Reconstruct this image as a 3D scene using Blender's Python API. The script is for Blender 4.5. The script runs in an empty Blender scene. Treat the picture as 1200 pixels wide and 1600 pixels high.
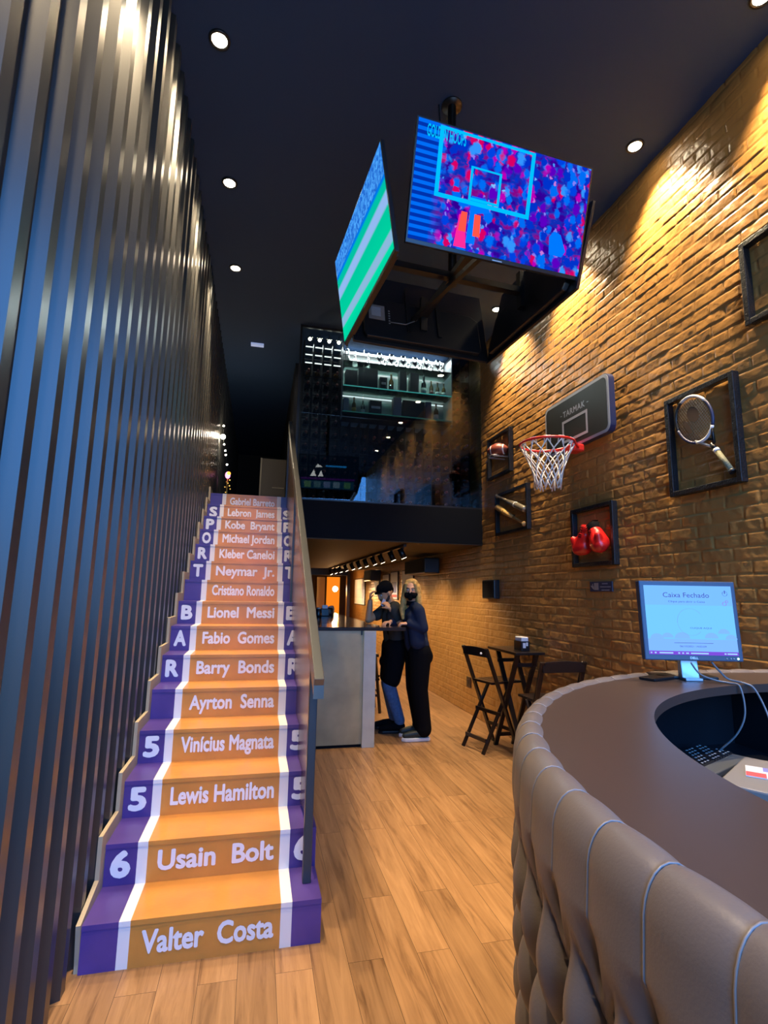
import bpy, math, random
import numpy as np
from mathutils import Vector, Matrix

PI = math.pi
D = bpy.data
SC = bpy.context.scene
COL = SC.collection
random.seed(7)

# ------------------------------------------------------------------ camera, world, lights, exposure
cd = D.cameras.new('camera'); cam = D.objects.new('camera', cd); COL.objects.link(cam)
YAW, PITCH, ROLL = 0.2326, 0.1547, 0.0179
fw = Vector((math.sin(YAW)*math.cos(PITCH), math.cos(YAW)*math.cos(PITCH), math.sin(PITCH)))
rt0 = Vector((math.cos(YAW), -math.sin(YAW), 0)); up0 = rt0.cross(fw)
rt = rt0*math.cos(ROLL) + up0*math.sin(ROLL); up = -rt0*math.sin(ROLL) + up0*math.cos(ROLL)
mw = Matrix((rt, up, -fw)).transposed().to_4x4(); mw.translation = (0, 0, 1.5337)
cam.matrix_world = mw
cd.sensor_fit = 'VERTICAL'; cd.sensor_height = 36.0; cd.lens = 811.3/1600*36.0; cd.clip_start = 0.03
SC.camera = cam
SC.view_settings.view_transform = 'Standard'
try: SC.view_settings.look = 'None'
except Exception: pass
SC.view_settings.gamma = 1.0; SC.view_settings.use_curve_mapping = False
SC.view_settings.exposure = 0.45
SC.cycles.use_denoising = True
SC.cycles.max_bounces = 8; SC.cycles.diffuse_bounces = 4; SC.cycles.glossy_bounces = 4
SC.cycles.transparent_max_bounces = 12; SC.cycles.sample_clamp_indirect = 6.0; SC.cycles.caustics_reflective = False; SC.cycles.caustics_refractive = False

WARM = (1.0, 0.76, 0.47)
SPOT_W, TRACK_W, LED_W = 315.0, 70.0, 45.0
SKY = (0.09, 0.36, 1.0); SKY_STRENGTH = 6.8
w = D.worlds.new('sky'); SC.world = w; w.use_nodes = True
nt = w.node_tree; bg = nt.nodes['Background']
tc = nt.nodes.new('ShaderNodeTexCoord'); sx = nt.nodes.new('ShaderNodeSeparateXYZ'); rp = nt.nodes.new('ShaderNodeValToRGB')
nt.links.new(tc.outputs['Generated'], sx.inputs[0]); nt.links.new(sx.outputs['Z'], rp.inputs[0]); nt.links.new(rp.outputs[0], bg.inputs[0])
rp.color_ramp.elements[0].position = 0.0; rp.color_ramp.elements[0].color = (0.10, 0.16, 0.26, 1)
rp.color_ramp.elements[1].position = 0.12; rp.color_ramp.elements[1].color = SKY + (1,)
bg.inputs[1].default_value = SKY_STRENGTH
pl = D.lights.new('storefront_portal', 'AREA'); pl.shape = 'RECTANGLE'; pl.size = 3.4; pl.size_y = 4.7; pl.cycles.is_portal = True
po = D.objects.new('storefront_portal', pl); COL.objects.link(po); po.location = (1.07, -1.62, 2.37); po.rotation_euler = (PI/2, 0, 0)

# ------------------------------------------------------------------ materials
def pm(name, col, rough=0.5, metal=0.0, spec=0.5, coat=0.0, em=None, es=0.0, bump=None, var=None):
    m = D.materials.new(name); m.use_nodes = True
    t = m.node_tree; b = t.nodes['Principled BSDF']
    b.inputs['Base Color'].default_value = tuple(col) + (1,)
    b.inputs['Roughness'].default_value = rough; b.inputs['Metallic'].default_value = metal
    b.inputs['Specular IOR Level'].default_value = spec; b.inputs['Coat Weight'].default_value = coat
    if em:
        b.inputs['Emission Color'].default_value = tuple(em) + (1,); b.inputs['Emission Strength'].default_value = es
    tcn = None
    if bump or var:
        tcn = t.nodes.new('ShaderNodeTexCoord')
    if bump:
        n = t.nodes.new('ShaderNodeTexNoise'); n.inputs['Scale'].default_value = bump[0]; n.inputs['Detail'].default_value = 4
        bp = t.nodes.new('ShaderNodeBump'); bp.inputs['Strength'].default_value = bump[1]; bp.inputs['Distance'].default_value = 0.01
        t.links.new(tcn.outputs['Object'], n.inputs['Vector']); t.links.new(n.outputs[0], bp.inputs['Height']); t.links.new(bp.outputs[0], b.inputs['Normal'])
    if var:
        n2 = t.nodes.new('ShaderNodeTexNoise'); n2.inputs['Scale'].default_value = var[0]; n2.inputs['Detail'].default_value = 5
        r = t.nodes.new('ShaderNodeValToRGB'); r.color_ramp.elements[0].position = 0.3; r.color_ramp.elements[1].position = 0.7
        k = var[1]
        r.color_ramp.elements[0].color = tuple(c*(1-k) for c in col) + (1,); r.color_ramp.elements[1].color = tuple(min(1, c*(1+k)) for c in col) + (1,)
        t.links.new(tcn.outputs['Object'], n2.inputs['Vector']); t.links.new(n2.outputs[0], r.inputs[0]); t.links.new(r.outputs[0], b.inputs['Base Color'])
    return m

def emit(name, col, s):
    m = D.materials.new(name); m.use_nodes = True; t = m.node_tree; t.nodes.clear()
    e = t.nodes.new('ShaderNodeEmission'); o = t.nodes.new('ShaderNodeOutputMaterial')
    e.inputs[0].default_value = tuple(col) + (1,); e.inputs[1].default_value = s; t.links.new(e.outputs[0], o.inputs[0])
    return m

def clear_glass(name, tint=(0.8, 0.9, 0.92), ior=1.5, rough=0.0):
    m = D.materials.new(name); m.use_nodes = True; t = m.node_tree; t.nodes.clear()
    o = t.nodes.new('ShaderNodeOutputMaterial'); mx = t.nodes.new('ShaderNodeMixShader'); f = t.nodes.new('ShaderNodeFresnel')
    g = t.nodes.new('ShaderNodeBsdfGlossy'); tr = t.nodes.new('ShaderNodeBsdfTransparent')
    f.inputs[0].default_value = ior; g.inputs['Roughness'].default_value = rough; tr.inputs[0].default_value = tuple(tint) + (1,)
    t.links.new(f.outputs[0], mx.inputs[0]); t.links.new(tr.outputs[0], mx.inputs[1]); t.links.new(g.outputs[0], mx.inputs[2]); t.links.new(mx.outputs[0], o.inputs[0])
    return m

M = {}
M['ceiling'] = pm('ceiling_paint', (0.026, 0.055, 0.125), 0.75, spec=0.25)
M['low_ceiling'] = pm('low_ceiling_paint', (0.10, 0.075, 0.05), 0.7, spec=0.2)
M['dark_wall'] = pm('dark_wall_paint', (0.02, 0.02, 0.022), 0.7, spec=0.2)
M['slab'] = pm('navy_black_paint', (0.0042, 0.0052, 0.008), 0.7, spec=0.1)
M['cladding'] = pm('cladding_metal', (0.050, 0.052, 0.052), 0.30, metal=0.5, spec=0.6)
M['black'] = pm('black_metal', (0.008, 0.008, 0.009), 0.35)
M['black_matte'] = pm('black_matte', (0.008, 0.008, 0.009), 0.8, spec=0.12)
M['black_plastic'] = pm('black_plastic', (0.012, 0.012, 0.014), 0.28)
M['orange'] = pm('orange_paint', (0.60, 0.25, 0.045), 0.32, var=(6, 0.10), bump=(60, 0.05))
M['purple'] = pm('purple_paint', (0.075, 0.042, 0.22), 0.32, var=(5, 0.15))
M['white_paint'] = pm('white_paint', (0.80, 0.78, 0.76), 0.4)
M['letter'] = pm('letter_vinyl', (0.82, 0.81, 0.85), 0.35)
M['beige'] = pm('beige_plaster', (0.42, 0.34, 0.22), 0.7)
M['concrete'] = pm('burnt_cement', (0.44, 0.37, 0.20), 0.45, var=(3, 0.22), bump=(18, 0.04))
M['grey_panel'] = pm('pale_grey_panel', (0.50, 0.50, 0.43), 0.5, var=(8, 0.08))
M['stone'] = pm('dark_worktop', (0.022, 0.020, 0.022), 0.18, coat=0.3)
M['rail_steel'] = pm('rail_steel', (0.16, 0.16, 0.15), 0.3, metal=0.8)
M['rail_panel'] = pm('rail_dark_sheet', (0.20, 0.13, 0.085), 0.22, metal=0.75, bump=(150, 0.03))
M['tufted'] = pm('taupe_leather', (0.155, 0.126, 0.112), 0.42, spec=0.4, bump=(220, 0.06))
M['piping'] = pm('grey_piping', (0.22, 0.195, 0.185), 0.35)
M['desk_top'] = pm('brown_laminate', (0.060, 0.040, 0.034), 0.36, spec=0.5, var=(2, 0.06))
M['desk_dark'] = pm('black_laminate', (0.006, 0.007, 0.010), 0.4)
M['wood_black'] = pm('ebonised_wood', (0.016, 0.010, 0.008), 0.3, coat=0.3)
M['frame_black'] = pm('charred_frame_wood', (0.008, 0.008, 0.010), 0.35, bump=(90, 0.5))
M['white'] = pm('white_plastic', (0.8, 0.8, 0.8), 0.35)
M['grey'] = pm('grey_plastic', (0.2, 0.2, 0.21), 0.4)
M['silver'] = pm('silver_plastic', (0.55, 0.56, 0.58), 0.28, metal=0.7)
M['red'] = pm('red_enamel', (0.70, 0.03, 0.02), 0.3)
M['glove'] = pm('red_leather', (0.62, 0.012, 0.010), 0.33, coat=0.3)
M['maroon'] = pm('maroon_leather', (0.24, 0.05, 0.030), 0.4, bump=(300, 0.1))
M['bat_wood'] = pm('natural_wood', (0.55, 0.34, 0.12), 0.35)
M['bat_dark'] = pm('bronze_alloy', (0.30, 0.26, 0.20), 0.28, metal=0.6)
M['net'] = pm('white_cord', (0.75, 0.73, 0.68), 0.7)
M['board'] = pm('backboard_charcoal', (0.026, 0.027, 0.024), 0.4)
M['board_grey'] = pm('backboard_border', (0.40, 0.44, 0.50), 0.4)
M['board_navy'] = pm('backboard_edge', (0.02, 0.03, 0.09), 0.4)
M['skin'] = pm('skin', (0.76, 0.38, 0.21), 0.5)
M['skin_tan'] = pm('tanned_skin', (0.66, 0.32, 0.15), 0.5)
M['blonde'] = pm('blonde_hair', (0.66, 0.38, 0.11), 0.55, bump=(160, 0.4), spec=0.2, var=(30, 0.3))
M['dark_hair'] = pm('dark_beard', (0.035, 0.022, 0.015), 0.6)
M['navy_cloth'] = pm('navy_cloth', (0.022, 0.030, 0.055), 0.9, spec=0.08)
M['black_cloth'] = pm('black_cloth', (0.005, 0.005, 0.006), 0.9, spec=0.08)
M['grey_cloth'] = pm('charcoal_cloth', (0.045, 0.045, 0.040), 0.9, spec=0.1)
M['jeans'] = pm('blue_denim', (0.06, 0.14, 0.28), 0.8, var=(40, 0.2))
M['shoe'] = pm('dark_green_shoe', (0.012, 0.022, 0.018), 0.5)
M['bottle'] = pm('dark_bottle_glass', (0.006, 0.012, 0.010), 0.08, spec=0.7)
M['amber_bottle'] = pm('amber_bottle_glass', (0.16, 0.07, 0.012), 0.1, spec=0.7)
M['gift_box'] = pm('dark_gift_box', (0.010, 0.011, 0.013), 0.4)
M['label'] = pm('paper_label', (0.7, 0.68, 0.6), 0.6)
M['gold'] = pm('gold_foil', (0.6, 0.38, 0.08), 0.3, metal=0.6)
M['stemware'] = clear_glass('bright_crystal', (0.93, 0.95, 0.94), 1.9, 0.12)
M['pane'] = clear_glass('cellar_glass', (0.66, 0.76, 0.82), 1.58)
M['shelf_glass'] = clear_glass('shelf_glass', (0.7, 0.9, 0.86), 1.5)
M['led'] = emit('cool_led', (1.0, 0.93, 0.82), 9.0)
M['lamp'] = emit('lamp_glow', (1.0, 0.84, 0.58), 60.0)
M['lamp_small'] = emit('small_lamp_glow', (1.0, 0.80, 0.55), 14.0)
M['bulb'] = emit('bulb_glow', (1.0, 0.88, 0.7), 25.0)
M['amber_glow'] = emit('amber_glow', (1.0, 0.24, 0.012), 0.75)
M['violet_glow'] = emit('violet_glow', (0.9, 0.25, 0.5), 2.5)
M['chrome'] = pm('chrome', (0.7, 0.7, 0.7), 0.12, metal=1.0)

# painted split-face brick
def brick_mat():
    m = pm('ochre_brick_paint', (0.41, 0.205, 0.055), 0.34, spec=0.6, var=(2.2, 0.12)); t = m.node_tree; b = t.nodes['Principled BSDF']
    tcn = t.nodes.new('ShaderNodeTexCoord'); n = t.nodes.new('ShaderNodeTexNoise'); n.inputs['Scale'].default_value = 45; n.inputs['Detail'].default_value = 3
    bp = t.nodes.new('ShaderNodeBump'); bp.inputs['Strength'].default_value = 0.35; bp.inputs['Distance'].default_value = 0.006
    t.links.new(tcn.outputs['Object'], n.inputs['Vector']); t.links.new(n.outputs[0], bp.inputs['Height']); t.links.new(bp.outputs[0], b.inputs['Normal'])
    return m
M['brick'] = brick_mat()

def floor_mat():
    m = D.materials.new('oak_vinyl_planks'); m.use_nodes = True; t = m.node_tree; b = t.nodes['Principled BSDF']; L = t.links.new
    tcn = t.nodes.new('ShaderNodeTexCoord'); mp = t.nodes.new('ShaderNodeMapping'); mp.inputs['Rotation'].default_value = (0, 0, PI/2)
    L(tcn.outputs['Object'], mp.inputs[0])
    br = t.nodes.new('ShaderNodeTexBrick'); br.inputs['Scale'].default_value = 1.0; br.inputs['Brick Width'].default_value = 1.2; br.inputs['Row Height'].default_value = 0.15
    br.inputs['Mortar Size'].default_value = 0.0012; br.inputs['Color1'].default_value = (0, 0, 0, 1); br.inputs['Color2'].default_value = (1, 1, 1, 1); br.inputs['Mortar'].default_value = (0.5, 0.5, 0.5, 1)
    br.offset = 0.37; L(mp.outputs[0], br.inputs['Vector'])
    # grain stretched along the planks (world Y), shifted per plank
    sc = t.nodes.new('ShaderNodeVectorMath'); sc.operation = 'MULTIPLY'; sc.inputs[1].default_value = (22.0, 1.5, 1.0); L(tcn.outputs['Object'], sc.inputs[0])
    sh = t.nodes.new('ShaderNodeVectorMath'); sh.operation = 'MULTIPLY_ADD'; sh.inputs[1].default_value = (7.0, 13.0, 5.0); L(br.outputs['Color'], sh.inputs[0]); L(sc.outputs[0], sh.inputs[2])
    n = t.nodes.new('ShaderNodeTexNoise'); n.inputs['Scale'].default_value = 1.0; n.inputs['Detail'].default_value = 7; n.inputs['Roughness'].default_value = 0.62; n.inputs['Distortion'].default_value = 0.9
    L(sh.outputs[0], n.inputs['Vector'])
    r = t.nodes.new('ShaderNodeValToRGB'); e = r.color_ramp.elements
    e[0].position = 0.28; e[0].color = (0.14, 0.066, 0.025, 1); e[1].position = 0.74; e[1].color = (0.42, 0.232, 0.102, 1)
    k = e.new(0.46); k.color = (0.29, 0.152, 0.063, 1)
    L(n.outputs[0], r.inputs[0])
    hs = t.nodes.new('ShaderNodeHueSaturation'); mr = t.nodes.new('ShaderNodeMapRange'); mr.inputs[3].default_value = 0.86; mr.inputs[4].default_value = 1.14
    L(br.outputs['Color'], mr.inputs[0]); L(mr.outputs[0], hs.inputs['Value']); L(r.outputs[0], hs.inputs['Color'])
    mm = t.nodes.new('ShaderNodeMix'); mm.data_type = 'RGBA'; mm.inputs[7].default_value = (0.10, 0.05, 0.02, 1)
    L(br.outputs['Fac'], mm.inputs[0]); L(hs.outputs[0], mm.inputs[6]); L(mm.outputs[2], b.inputs['Base Color'])
    b.inputs['Roughness'].default_value = 0.42; b.inputs['Specular IOR Level'].default_value = 0.4
    bp = t.nodes.new('ShaderNodeBump'); bp.inputs['Strength'].default_value = 0.08; bp.inputs['Distance'].default_value = 0.004; L(n.outputs[0], bp.inputs['Height']); L(bp.outputs[0], b.inputs['Normal'])
    return m
M['floor'] = floor_mat()

# ------------------------------------------------------------------ mesh helpers
class MB:
    def __init__(s): s.v = []; s.f = []; s.m = []; s.sm = []
    def add(s, vs, fs, mi=0, smooth=False):
        o = len(s.v); s.v += [tuple(v) for v in vs]
        for f in fs: s.f.append(tuple(o+i for i in f)); s.m.append(mi); s.sm.append(smooth)
        return s
    def box(s, lo, hi, mi=0, mat=None):
        (a, b, c), (d, e, f) = lo, hi
        vs = [(a,b,c),(d,b,c),(d,e,c),(a,e,c),(a,b,f),(d,b,f),(d,e,f),(a,e,f)]
        if mat is not None: vs = [mat @ Vector(v) for v in vs]
        return s.add(vs, [(0,3,2,1),(4,5,6,7),(0,1,5,4),(1,2,6,5),(2,3,7,6),(3,0,4,7)], mi)
    def bar(s, p, q, w, h, upv=(0,0,1), mi=0):
        p = Vector(p); q = Vector(q); d = (q-p); L = d.length; d.normalize()
        u = Vector(upv); x = d.cross(u)
        if x.length < 1e-4: x = d.cross(Vector((1,0,0)))
        x.normalize(); y = x.cross(d)
        mt = Matrix((x, d, y)).transposed().to_4x4(); mt.translation = p
        return s.box((-w/2, 0, -h/2), (w/2, L, h/2), mi, mt)
    def tube(s, pts, r, n=10, mi=0, closed=False, caps=True):
        pts = [Vector(p) for p in pts]; N = len(pts); rs = r if isinstance(r, (list, tuple)) else [r]*N
        vs = []; prev = None
        for i, p in enumerate(pts):
            if closed: t = pts[(i+1) % N]-pts[i-1]
            else: t = pts[min(i+1, N-1)]-pts[max(i-1, 0)]
            t.normalize()
            if prev is None:
                a = Vector((0,0,1)) if abs(t.z) < 0.9 else Vector((1,0,0)); x = t.cross(a)
            else: x = prev - t*prev.dot(t)
            x.normalize(); prev = x; y = t.cross(x)
            for k in range(n):
                c = 2*PI*k/n; vs.append(p + (x*math.cos(c)+y*math.sin(c))*rs[i])
        fs = []
        for i in range(N if closed else N-1):
            j = (i+1) % N
            for k in range(n): fs.append((i*n+k, i*n+(k+1) % n, j*n+(k+1) % n, j*n+k))
        s.add(vs, fs, mi, True)
        if caps and not closed:
            s.add(vs[:n], [tuple(range(n-1, -1, -1))], mi); s.add(vs[-n:], [tuple(range(n))], mi)
        return s
    def lathe(s, prof, n=24, mat=None, mi=0, smooth=True):
        vs = []; mat = mat or Matrix()
        for (r, z) in prof:
            for k in range(n):
                a = 2*PI*k/n; vs.append(mat @ Vector((r*math.cos(a), r*math.sin(a), z)))
        fs = []
        for i in range(len(prof)-1):
            for k in range(n): fs.append((i*n+k, i*n+(k+1) % n, (i+1)*n+(k+1) % n, (i+1)*n+k))
        if prof[0][0] > 1e-6: fs.append(tuple(range(n-1, -1, -1)))
        if prof[-1][0] > 1e-6: fs.append(tuple(len(vs)-n+k for k in range(n)))
        return s.add(vs, fs, mi, smooth)
    def ball(s, c, r, nu=16, nv=10, mi=0, mat=None):
        rx, ry, rz = r if isinstance(r, (tuple, list)) else (r, r, r); c = Vector(c); vs = []; mt = mat or Matrix.Identity(3)
        for j in range(nv+1):
            p = PI*j/nv
            for i in range(nu):
                a = 2*PI*i/nu; vs.append(c + mt @ Vector((rx*math.sin(p)*math.cos(a), ry*math.sin(p)*math.sin(a), -rz*math.cos(p))))
        fs = [(j*nu+i, j*nu+(i+1) % nu, (j+1)*nu+(i+1) % nu, (j+1)*nu+i) for j in range(nv) for i in range(nu)]
        return s.add(vs, fs, mi, True)
    def prism(s, poly, axis, lo, hi, mi=0):
        n = len(poly)
        def P(a, b, c): return {'X': (c, a, b), 'Y': (a, c, b), 'Z': (a, b, c)}[axis]
        vs = [P(a, b, lo) for a, b in poly] + [P(a, b, hi) for a, b in poly]
        fs = [tuple(range(n-1, -1, -1)), tuple(range(n, 2*n))] + [(i, (i+1) % n, n+(i+1) % n, n+i) for i in range(n)]
        return s.add(vs, fs, mi)
    def build(s, name, mats, parent=None, bevel=0.0, seg=2):
        me = D.meshes.new(name); off = Vector((0,0,0)); p = parent
        while p is not None:
            off += Vector(p.location); p = p.parent
        me.from_pydata([tuple(Vector(v)-off) for v in s.v], [], s.f)
        for m in (mats if isinstance(mats, (list, tuple)) else [mats]): me.materials.append(m)
        me.polygons.foreach_set('material_index', s.m); me.polygons.foreach_set('use_smooth', s.sm)
        import bmesh
        b = bmesh.new(); b.from_mesh(me); bmesh.ops.remove_doubles(b, verts=b.verts, dist=1e-6); bmesh.ops.recalc_face_normals(b, faces=b.faces); b.to_mesh(me); b.free()
        me.update()
        o = D.objects.new(name, me); COL.objects.link(o); o.parent = parent
        if bevel:
            bv = o.modifiers.new('bevel', 'BEVEL'); bv.width = bevel; bv.segments = seg; bv.limit_method = 'ANGLE'; bv.angle_limit = 0.6
        return o

def tag(o, label=None, cat=None, group=None, kind=None):
    if label: o['label'] = label
    if cat: o['category'] = cat
    if group: o['group'] = group
    if kind: o['kind'] = kind
    return o
def thing(name, label, cat, loc=(0,0,0), group=None):
    o = D.objects.new(name, None); COL.objects.link(o); o.location = loc; o.empty_display_size = 0.1
    return tag(o, label, cat, group)
def struct(o): o['kind'] = 'structure'; return o
def copy_tree(o, parent=None):
    c = o.copy(); COL.objects.link(c); c.parent = parent
    for ch in list(o.children): copy_tree(ch, c)
    return c

def text_geo(txt, bold=0.0, spacing=1.0):
    cu = D.curves.new('lettering', 'FONT'); cu.body = txt; cu.size = 1.0; cu.offset = bold; cu.space_character = spacing; cu.resolution_u = 3; cu.fill_mode = 'FRONT'
    o = D.objects.new('lettering', cu); COL.objects.link(o); dg = bpy.context.evaluated_depsgraph_get(); dg.update()
    me = D.meshes.new_from_object(o.evaluated_get(dg)); vs = [tuple(v.co) for v in me.vertices]; fs = [tuple(p.vertices) for p in me.polygons]
    D.objects.remove(o); D.curves.remove(cu); D.meshes.remove(me)
    return vs, fs
def text(mb, txt, org, ux, uy, w=None, h=0.1, bold=0.03, mi=0, center=False, ref='Hx', thick=0.0, spacing=1.0):
    """lettering flat on the plane spanned by ux (reading direction) and uy (up) with the baseline's left end at org"""
    vs, fs = text_geo(txt, 0.0, spacing); xs = [v[0] for v in vs]; x0, x1 = min(xs), max(xs)
    bold = max(bold, 0.0); sy = h/(0.70+2*bold); sxx = (w/(x1-x0+2*bold)) if w else sy
    ux = Vector(ux).normalized(); uy = Vector(uy).normalized(); nn = ux.cross(uy); org = Vector(org)
    if center: org = org - ux*((x1-x0+2*bold)*sxx/2)
    offs = [(bold*math.cos(2*PI*k/8), bold*math.sin(2*PI*k/8)) for k in range(8)] if bold > 0.005 else [(0, 0)]
    for k, (dx, dy) in enumerate(offs):
        mb.add([org + ux*((v[0]-x0+bold+dx)*sxx) + uy*((v[1]+bold+dy)*sy) + nn*(0.00004*k) for v in vs], fs, mi)
    return (x1-x0)*sxx

def blob(name, mat, parent, caps, voxel=0.008, smooth=6, balls=(), mb=None):
    """one continuous surface round tapered limbs (p, r, q, s) and ellipsoids (c, r[, mat])"""
    s = mb or MB()
    for p, r, q, t in caps:
        p = Vector(p); q = Vector(q); d = q-p; L = max(d.length, 1e-5); d = d/L
        a = Vector((0,0,1)) if abs(d.z) < 0.9 else Vector((1,0,0)); x = d.cross(a).normalized(); y = d.cross(x)
        prof = [(r*math.sin(PI/2*k/5), -r*math.cos(PI/2*k/5)) for k in range(0, 6)] + [(t*math.cos(PI/2*k/5), L+t*math.sin(PI/2*k/5)) for k in range(0, 6)]
        prof[0] = (1e-4, prof[0][1]); prof[-1] = (1e-4, prof[-1][1])
        mt = Matrix((x, -y, d)).transposed().to_4x4(); mt.translation = p
        s.lathe(prof, 14, mt)
    for bb in balls: s.ball(bb[0], bb[1], 18, 12, 0, bb[2] if len(bb) > 2 else None)
    o = s.build(name, mat, parent)
    rm = o.modifiers.new('remesh', 'REMESH'); rm.mode = 'VOXEL'; rm.voxel_size = voxel; rm.use_smooth_shade = True
    sm = o.modifiers.new('smooth', 'SMOOTH'); sm.iterations = smooth; sm.factor = 0.5
    dg = bpy.context.evaluated_depsgraph_get(); dg.update()
    me = D.meshes.new_from_object(o.evaluated_get(dg)); old = o.data; o.modifiers.clear(); o.data = me; me.name = name
    if not me.materials: me.materials.append(mat)
    for p in me.polygons: p.use_smooth = True
    D.meshes.remove(old)
    return o

def smooth_path(P, n=8):
    P = [Vector(p) for p in P]; out = []
    for i in range(len(P)-1):
        a, b, c, d = P[max(i-1, 0)], P[i], P[i+1], P[min(i+2, len(P)-1)]
        for k in range(n):
            t = k/n; out.append(0.5*((2*b)+(c-a)*t+(2*a-5*b+4*c-d)*t*t+(3*b-3*c+d-a)*t**3))
    return out+[P[-1]]
# ------------------------------------------------------------------ the setting
XL, XW, CZ, YF, YB = -0.62, 2.77, 4.84, -1.6, 16.0
struct(MB().box((-0.75, YF, -0.1), (XW+0.2, YB, 0.0)).build('floor', M['floor']))
struct(MB().box((-0.8, YF, CZ), (XW+0.2, 13.0, CZ+0.1)).build('ceiling', M['ceiling']))

# left wall: trapezoid-ribbed metal cladding
pit = 0.1733; prof = []
y = YF
k0 = math.floor((YF-1.212)/pit)
xr, xv = XL-0.022, XL-0.062
k = k0
while 1.212+k*pit < 13.0:
    y0 = 1.212+k*pit
    prof += [(y0, xr), (y0+0.052, xr), (y0+0.072, xv), (y0+0.106, xv), (y0+0.111, xv+0.006), (y0+0.121, xv+0.006), (y0+0.126, xv), (y0+0.153, xv)]
    k += 1
mb = MB(); n = len(prof)
mb.add([(x, yy, 0) for yy, x in prof]+[(x, yy, CZ) for yy, x in prof], [(i, i+1, n+i+1, n+i) for i in range(n-1)])
struct(mb.build('wall_left', M['cladding']))
struct(MB().box((XL-0.2, YF, 0), (XL-0.07, 13.0, CZ)).build('wall_left_backing', M['dark_wall']))

# right wall: split-face painted brick as real relief
def value_noise(Y, Z, f, seed):
    rng = np.random.RandomState(seed); T = rng.rand(256, 256)
    a = Y*f+100; b = Z*f+100; i = np.floor(a).astype(int); j = np.floor(b).astype(int); u = a-i; v = b-j; u = u*u*(3-2*u); v = v*v*(3-2*v)
    g = lambda p, q: T[p % 256, q % 256]
    return (g(i, j)*(1-u)+g(i+1, j)*u)*(1-v)+(g(i, j+1)*(1-u)+g(i+1, j+1)*u)*v - 0.5
def brick_wall():
    ys = [YF]
    while ys[-1] < YB:
        yy = ys[-1]; ys.append(yy + (0.03 if yy < 0.8 else 0.0085 if yy < 4.5 else 0.015 if yy < 8 else 0.04))
    ys = np.array(ys); zs = np.linspace(0, CZ, 606); Y, Z = np.meshgrid(ys, zs, indexing='ij')
    H, W = 0.080, 0.230
    row = np.floor(Z/H).astype(int); off = np.where(row % 2 == 0, 0.0, W/2) + 0.02*np.sin(row*12.9898)
    wob = 0.006*value_noise(Y, Z, 9, 3)
    c = np.floor((Y+off+40)/W).astype(int); u = ((Y+off+40)/W - c)*W + wob; v = Z - row*H + 0.008*value_noise(Y, Z, 7, 4)
    d = np.clip(np.minimum(np.minimum(u, W-u), np.minimum(v, H-v)), 0, None)
    rng = np.random.RandomState(5); R = rng.rand(512, 3); key = (row*131 + c*17) % 512
    e = np.clip((d-0.0015)/0.0065, 0, 1); e = e*e*(3-2*e)
    rough = 0.016*value_noise(Y, Z, 14, 1) + 0.012*value_noise(Y, Z, 30, 2) + 0.006*value_noise(Y, Z, 70, 6)
    tilt = (R[key, 1]-0.5)*0.020*(v/H-0.5) + (R[key, 2]-0.5)*0.016*(u/W-0.5)
    cleft = 0.010*np.clip(value_noise(Y, Z+R[key, 0]*7, 5, 8)*4, -1, 1)
    h = 0.004 + e*(0.0055 + 0.0022*R[key, 0] + 0.30*rough + 0.36*tilt + cleft*0.16)
    X = XW - h
    P = np.stack([X, Y, Z], -1).reshape(-1, 3).astype(np.float32); ny, nz = Y.shape
    idx = np.arange(ny*nz).reshape(ny, nz); F = np.stack([idx[:-1, :-1], idx[:-1, 1:], idx[1:, 1:], idx[1:, :-1]], -1).reshape(-1, 4)
    me = D.meshes.new('wall_right'); me.vertices.add(len(P)); me.vertices.foreach_set('co', P.ravel())
    me.loops.add(F.size); me.loops.foreach_set('vertex_index', F.ravel().astype(np.int32))
    me.polygons.add(len(F)); me.polygons.foreach_set('loop_start', np.arange(0, F.size, 4, dtype=np.int32))
    me.polygons.foreach_set('use_smooth', np.ones(len(F), bool)); me.update(calc_edges=True); me.validate()
    me.materials.append(M['brick']); o = D.objects.new('wall_right', me); COL.objects.link(o); return struct(o)
brick_wall()
struct(MB().box((-0.8, YF-0.12, 4.74), (XW+0.2, YF, CZ)).build('wall_front', M['dark_wall']))
struct(MB().box((0.36, YB, 0), (XW+0.2, YB+0.1, 2.6)).build('wall_back', M['low_ceiling']))

# mezzanine slab, low ceiling below it, upper rooms
MY = 6.15; MZ0, MZ1 = 2.17, 2.62
struct(MB().box((0.36, MY, MZ0), (XW, YB, MZ1)).build('mezzanine_slab', [M['slab']]))
struct(MB().box((0.36, MY+0.02, MZ0-0.012), (XW, YB, MZ0-0.002)).build('ceiling_low', M['low_ceiling']))
struct(MB().box((XL-0.05, 6.56, 2.52), (0.36, 13.0, 2.70)).build('floor_upper', M['dark_wall']))
struct(MB().box((0.36, 7.3, MZ1), (XW, 7.4, CZ)).build('wall_cellar_back', M['dark_wall']))
struct(MB().box((XL-0.2, 12.9, 2.7), (0.4, 13.0, CZ)).build('wall_upper_back', M['dark_wall']))
struct(MB().box((-0.05, 9.0, 2.70), (0.36, 9.1, 3.80)).build('wall_upper_partition', pm('khaki_paint', (0.13, 0.10, 0.065), 0.6)))
struct(MB().box((-0.075, 8.97, 2.70), (-0.05, 9.1, 3.80)).build('trim_1', M['beige']))
struct(MB().box((0.36, MY+1.3, 2.7), (0.40, 13.0, CZ)).build('wall_upper_right', M['dark_wall']))
struct(MB().box((0.36, 6.4, 0), (0.42, YB, MZ0)).build('wall_bar_side', M['dark_wall']))

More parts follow.
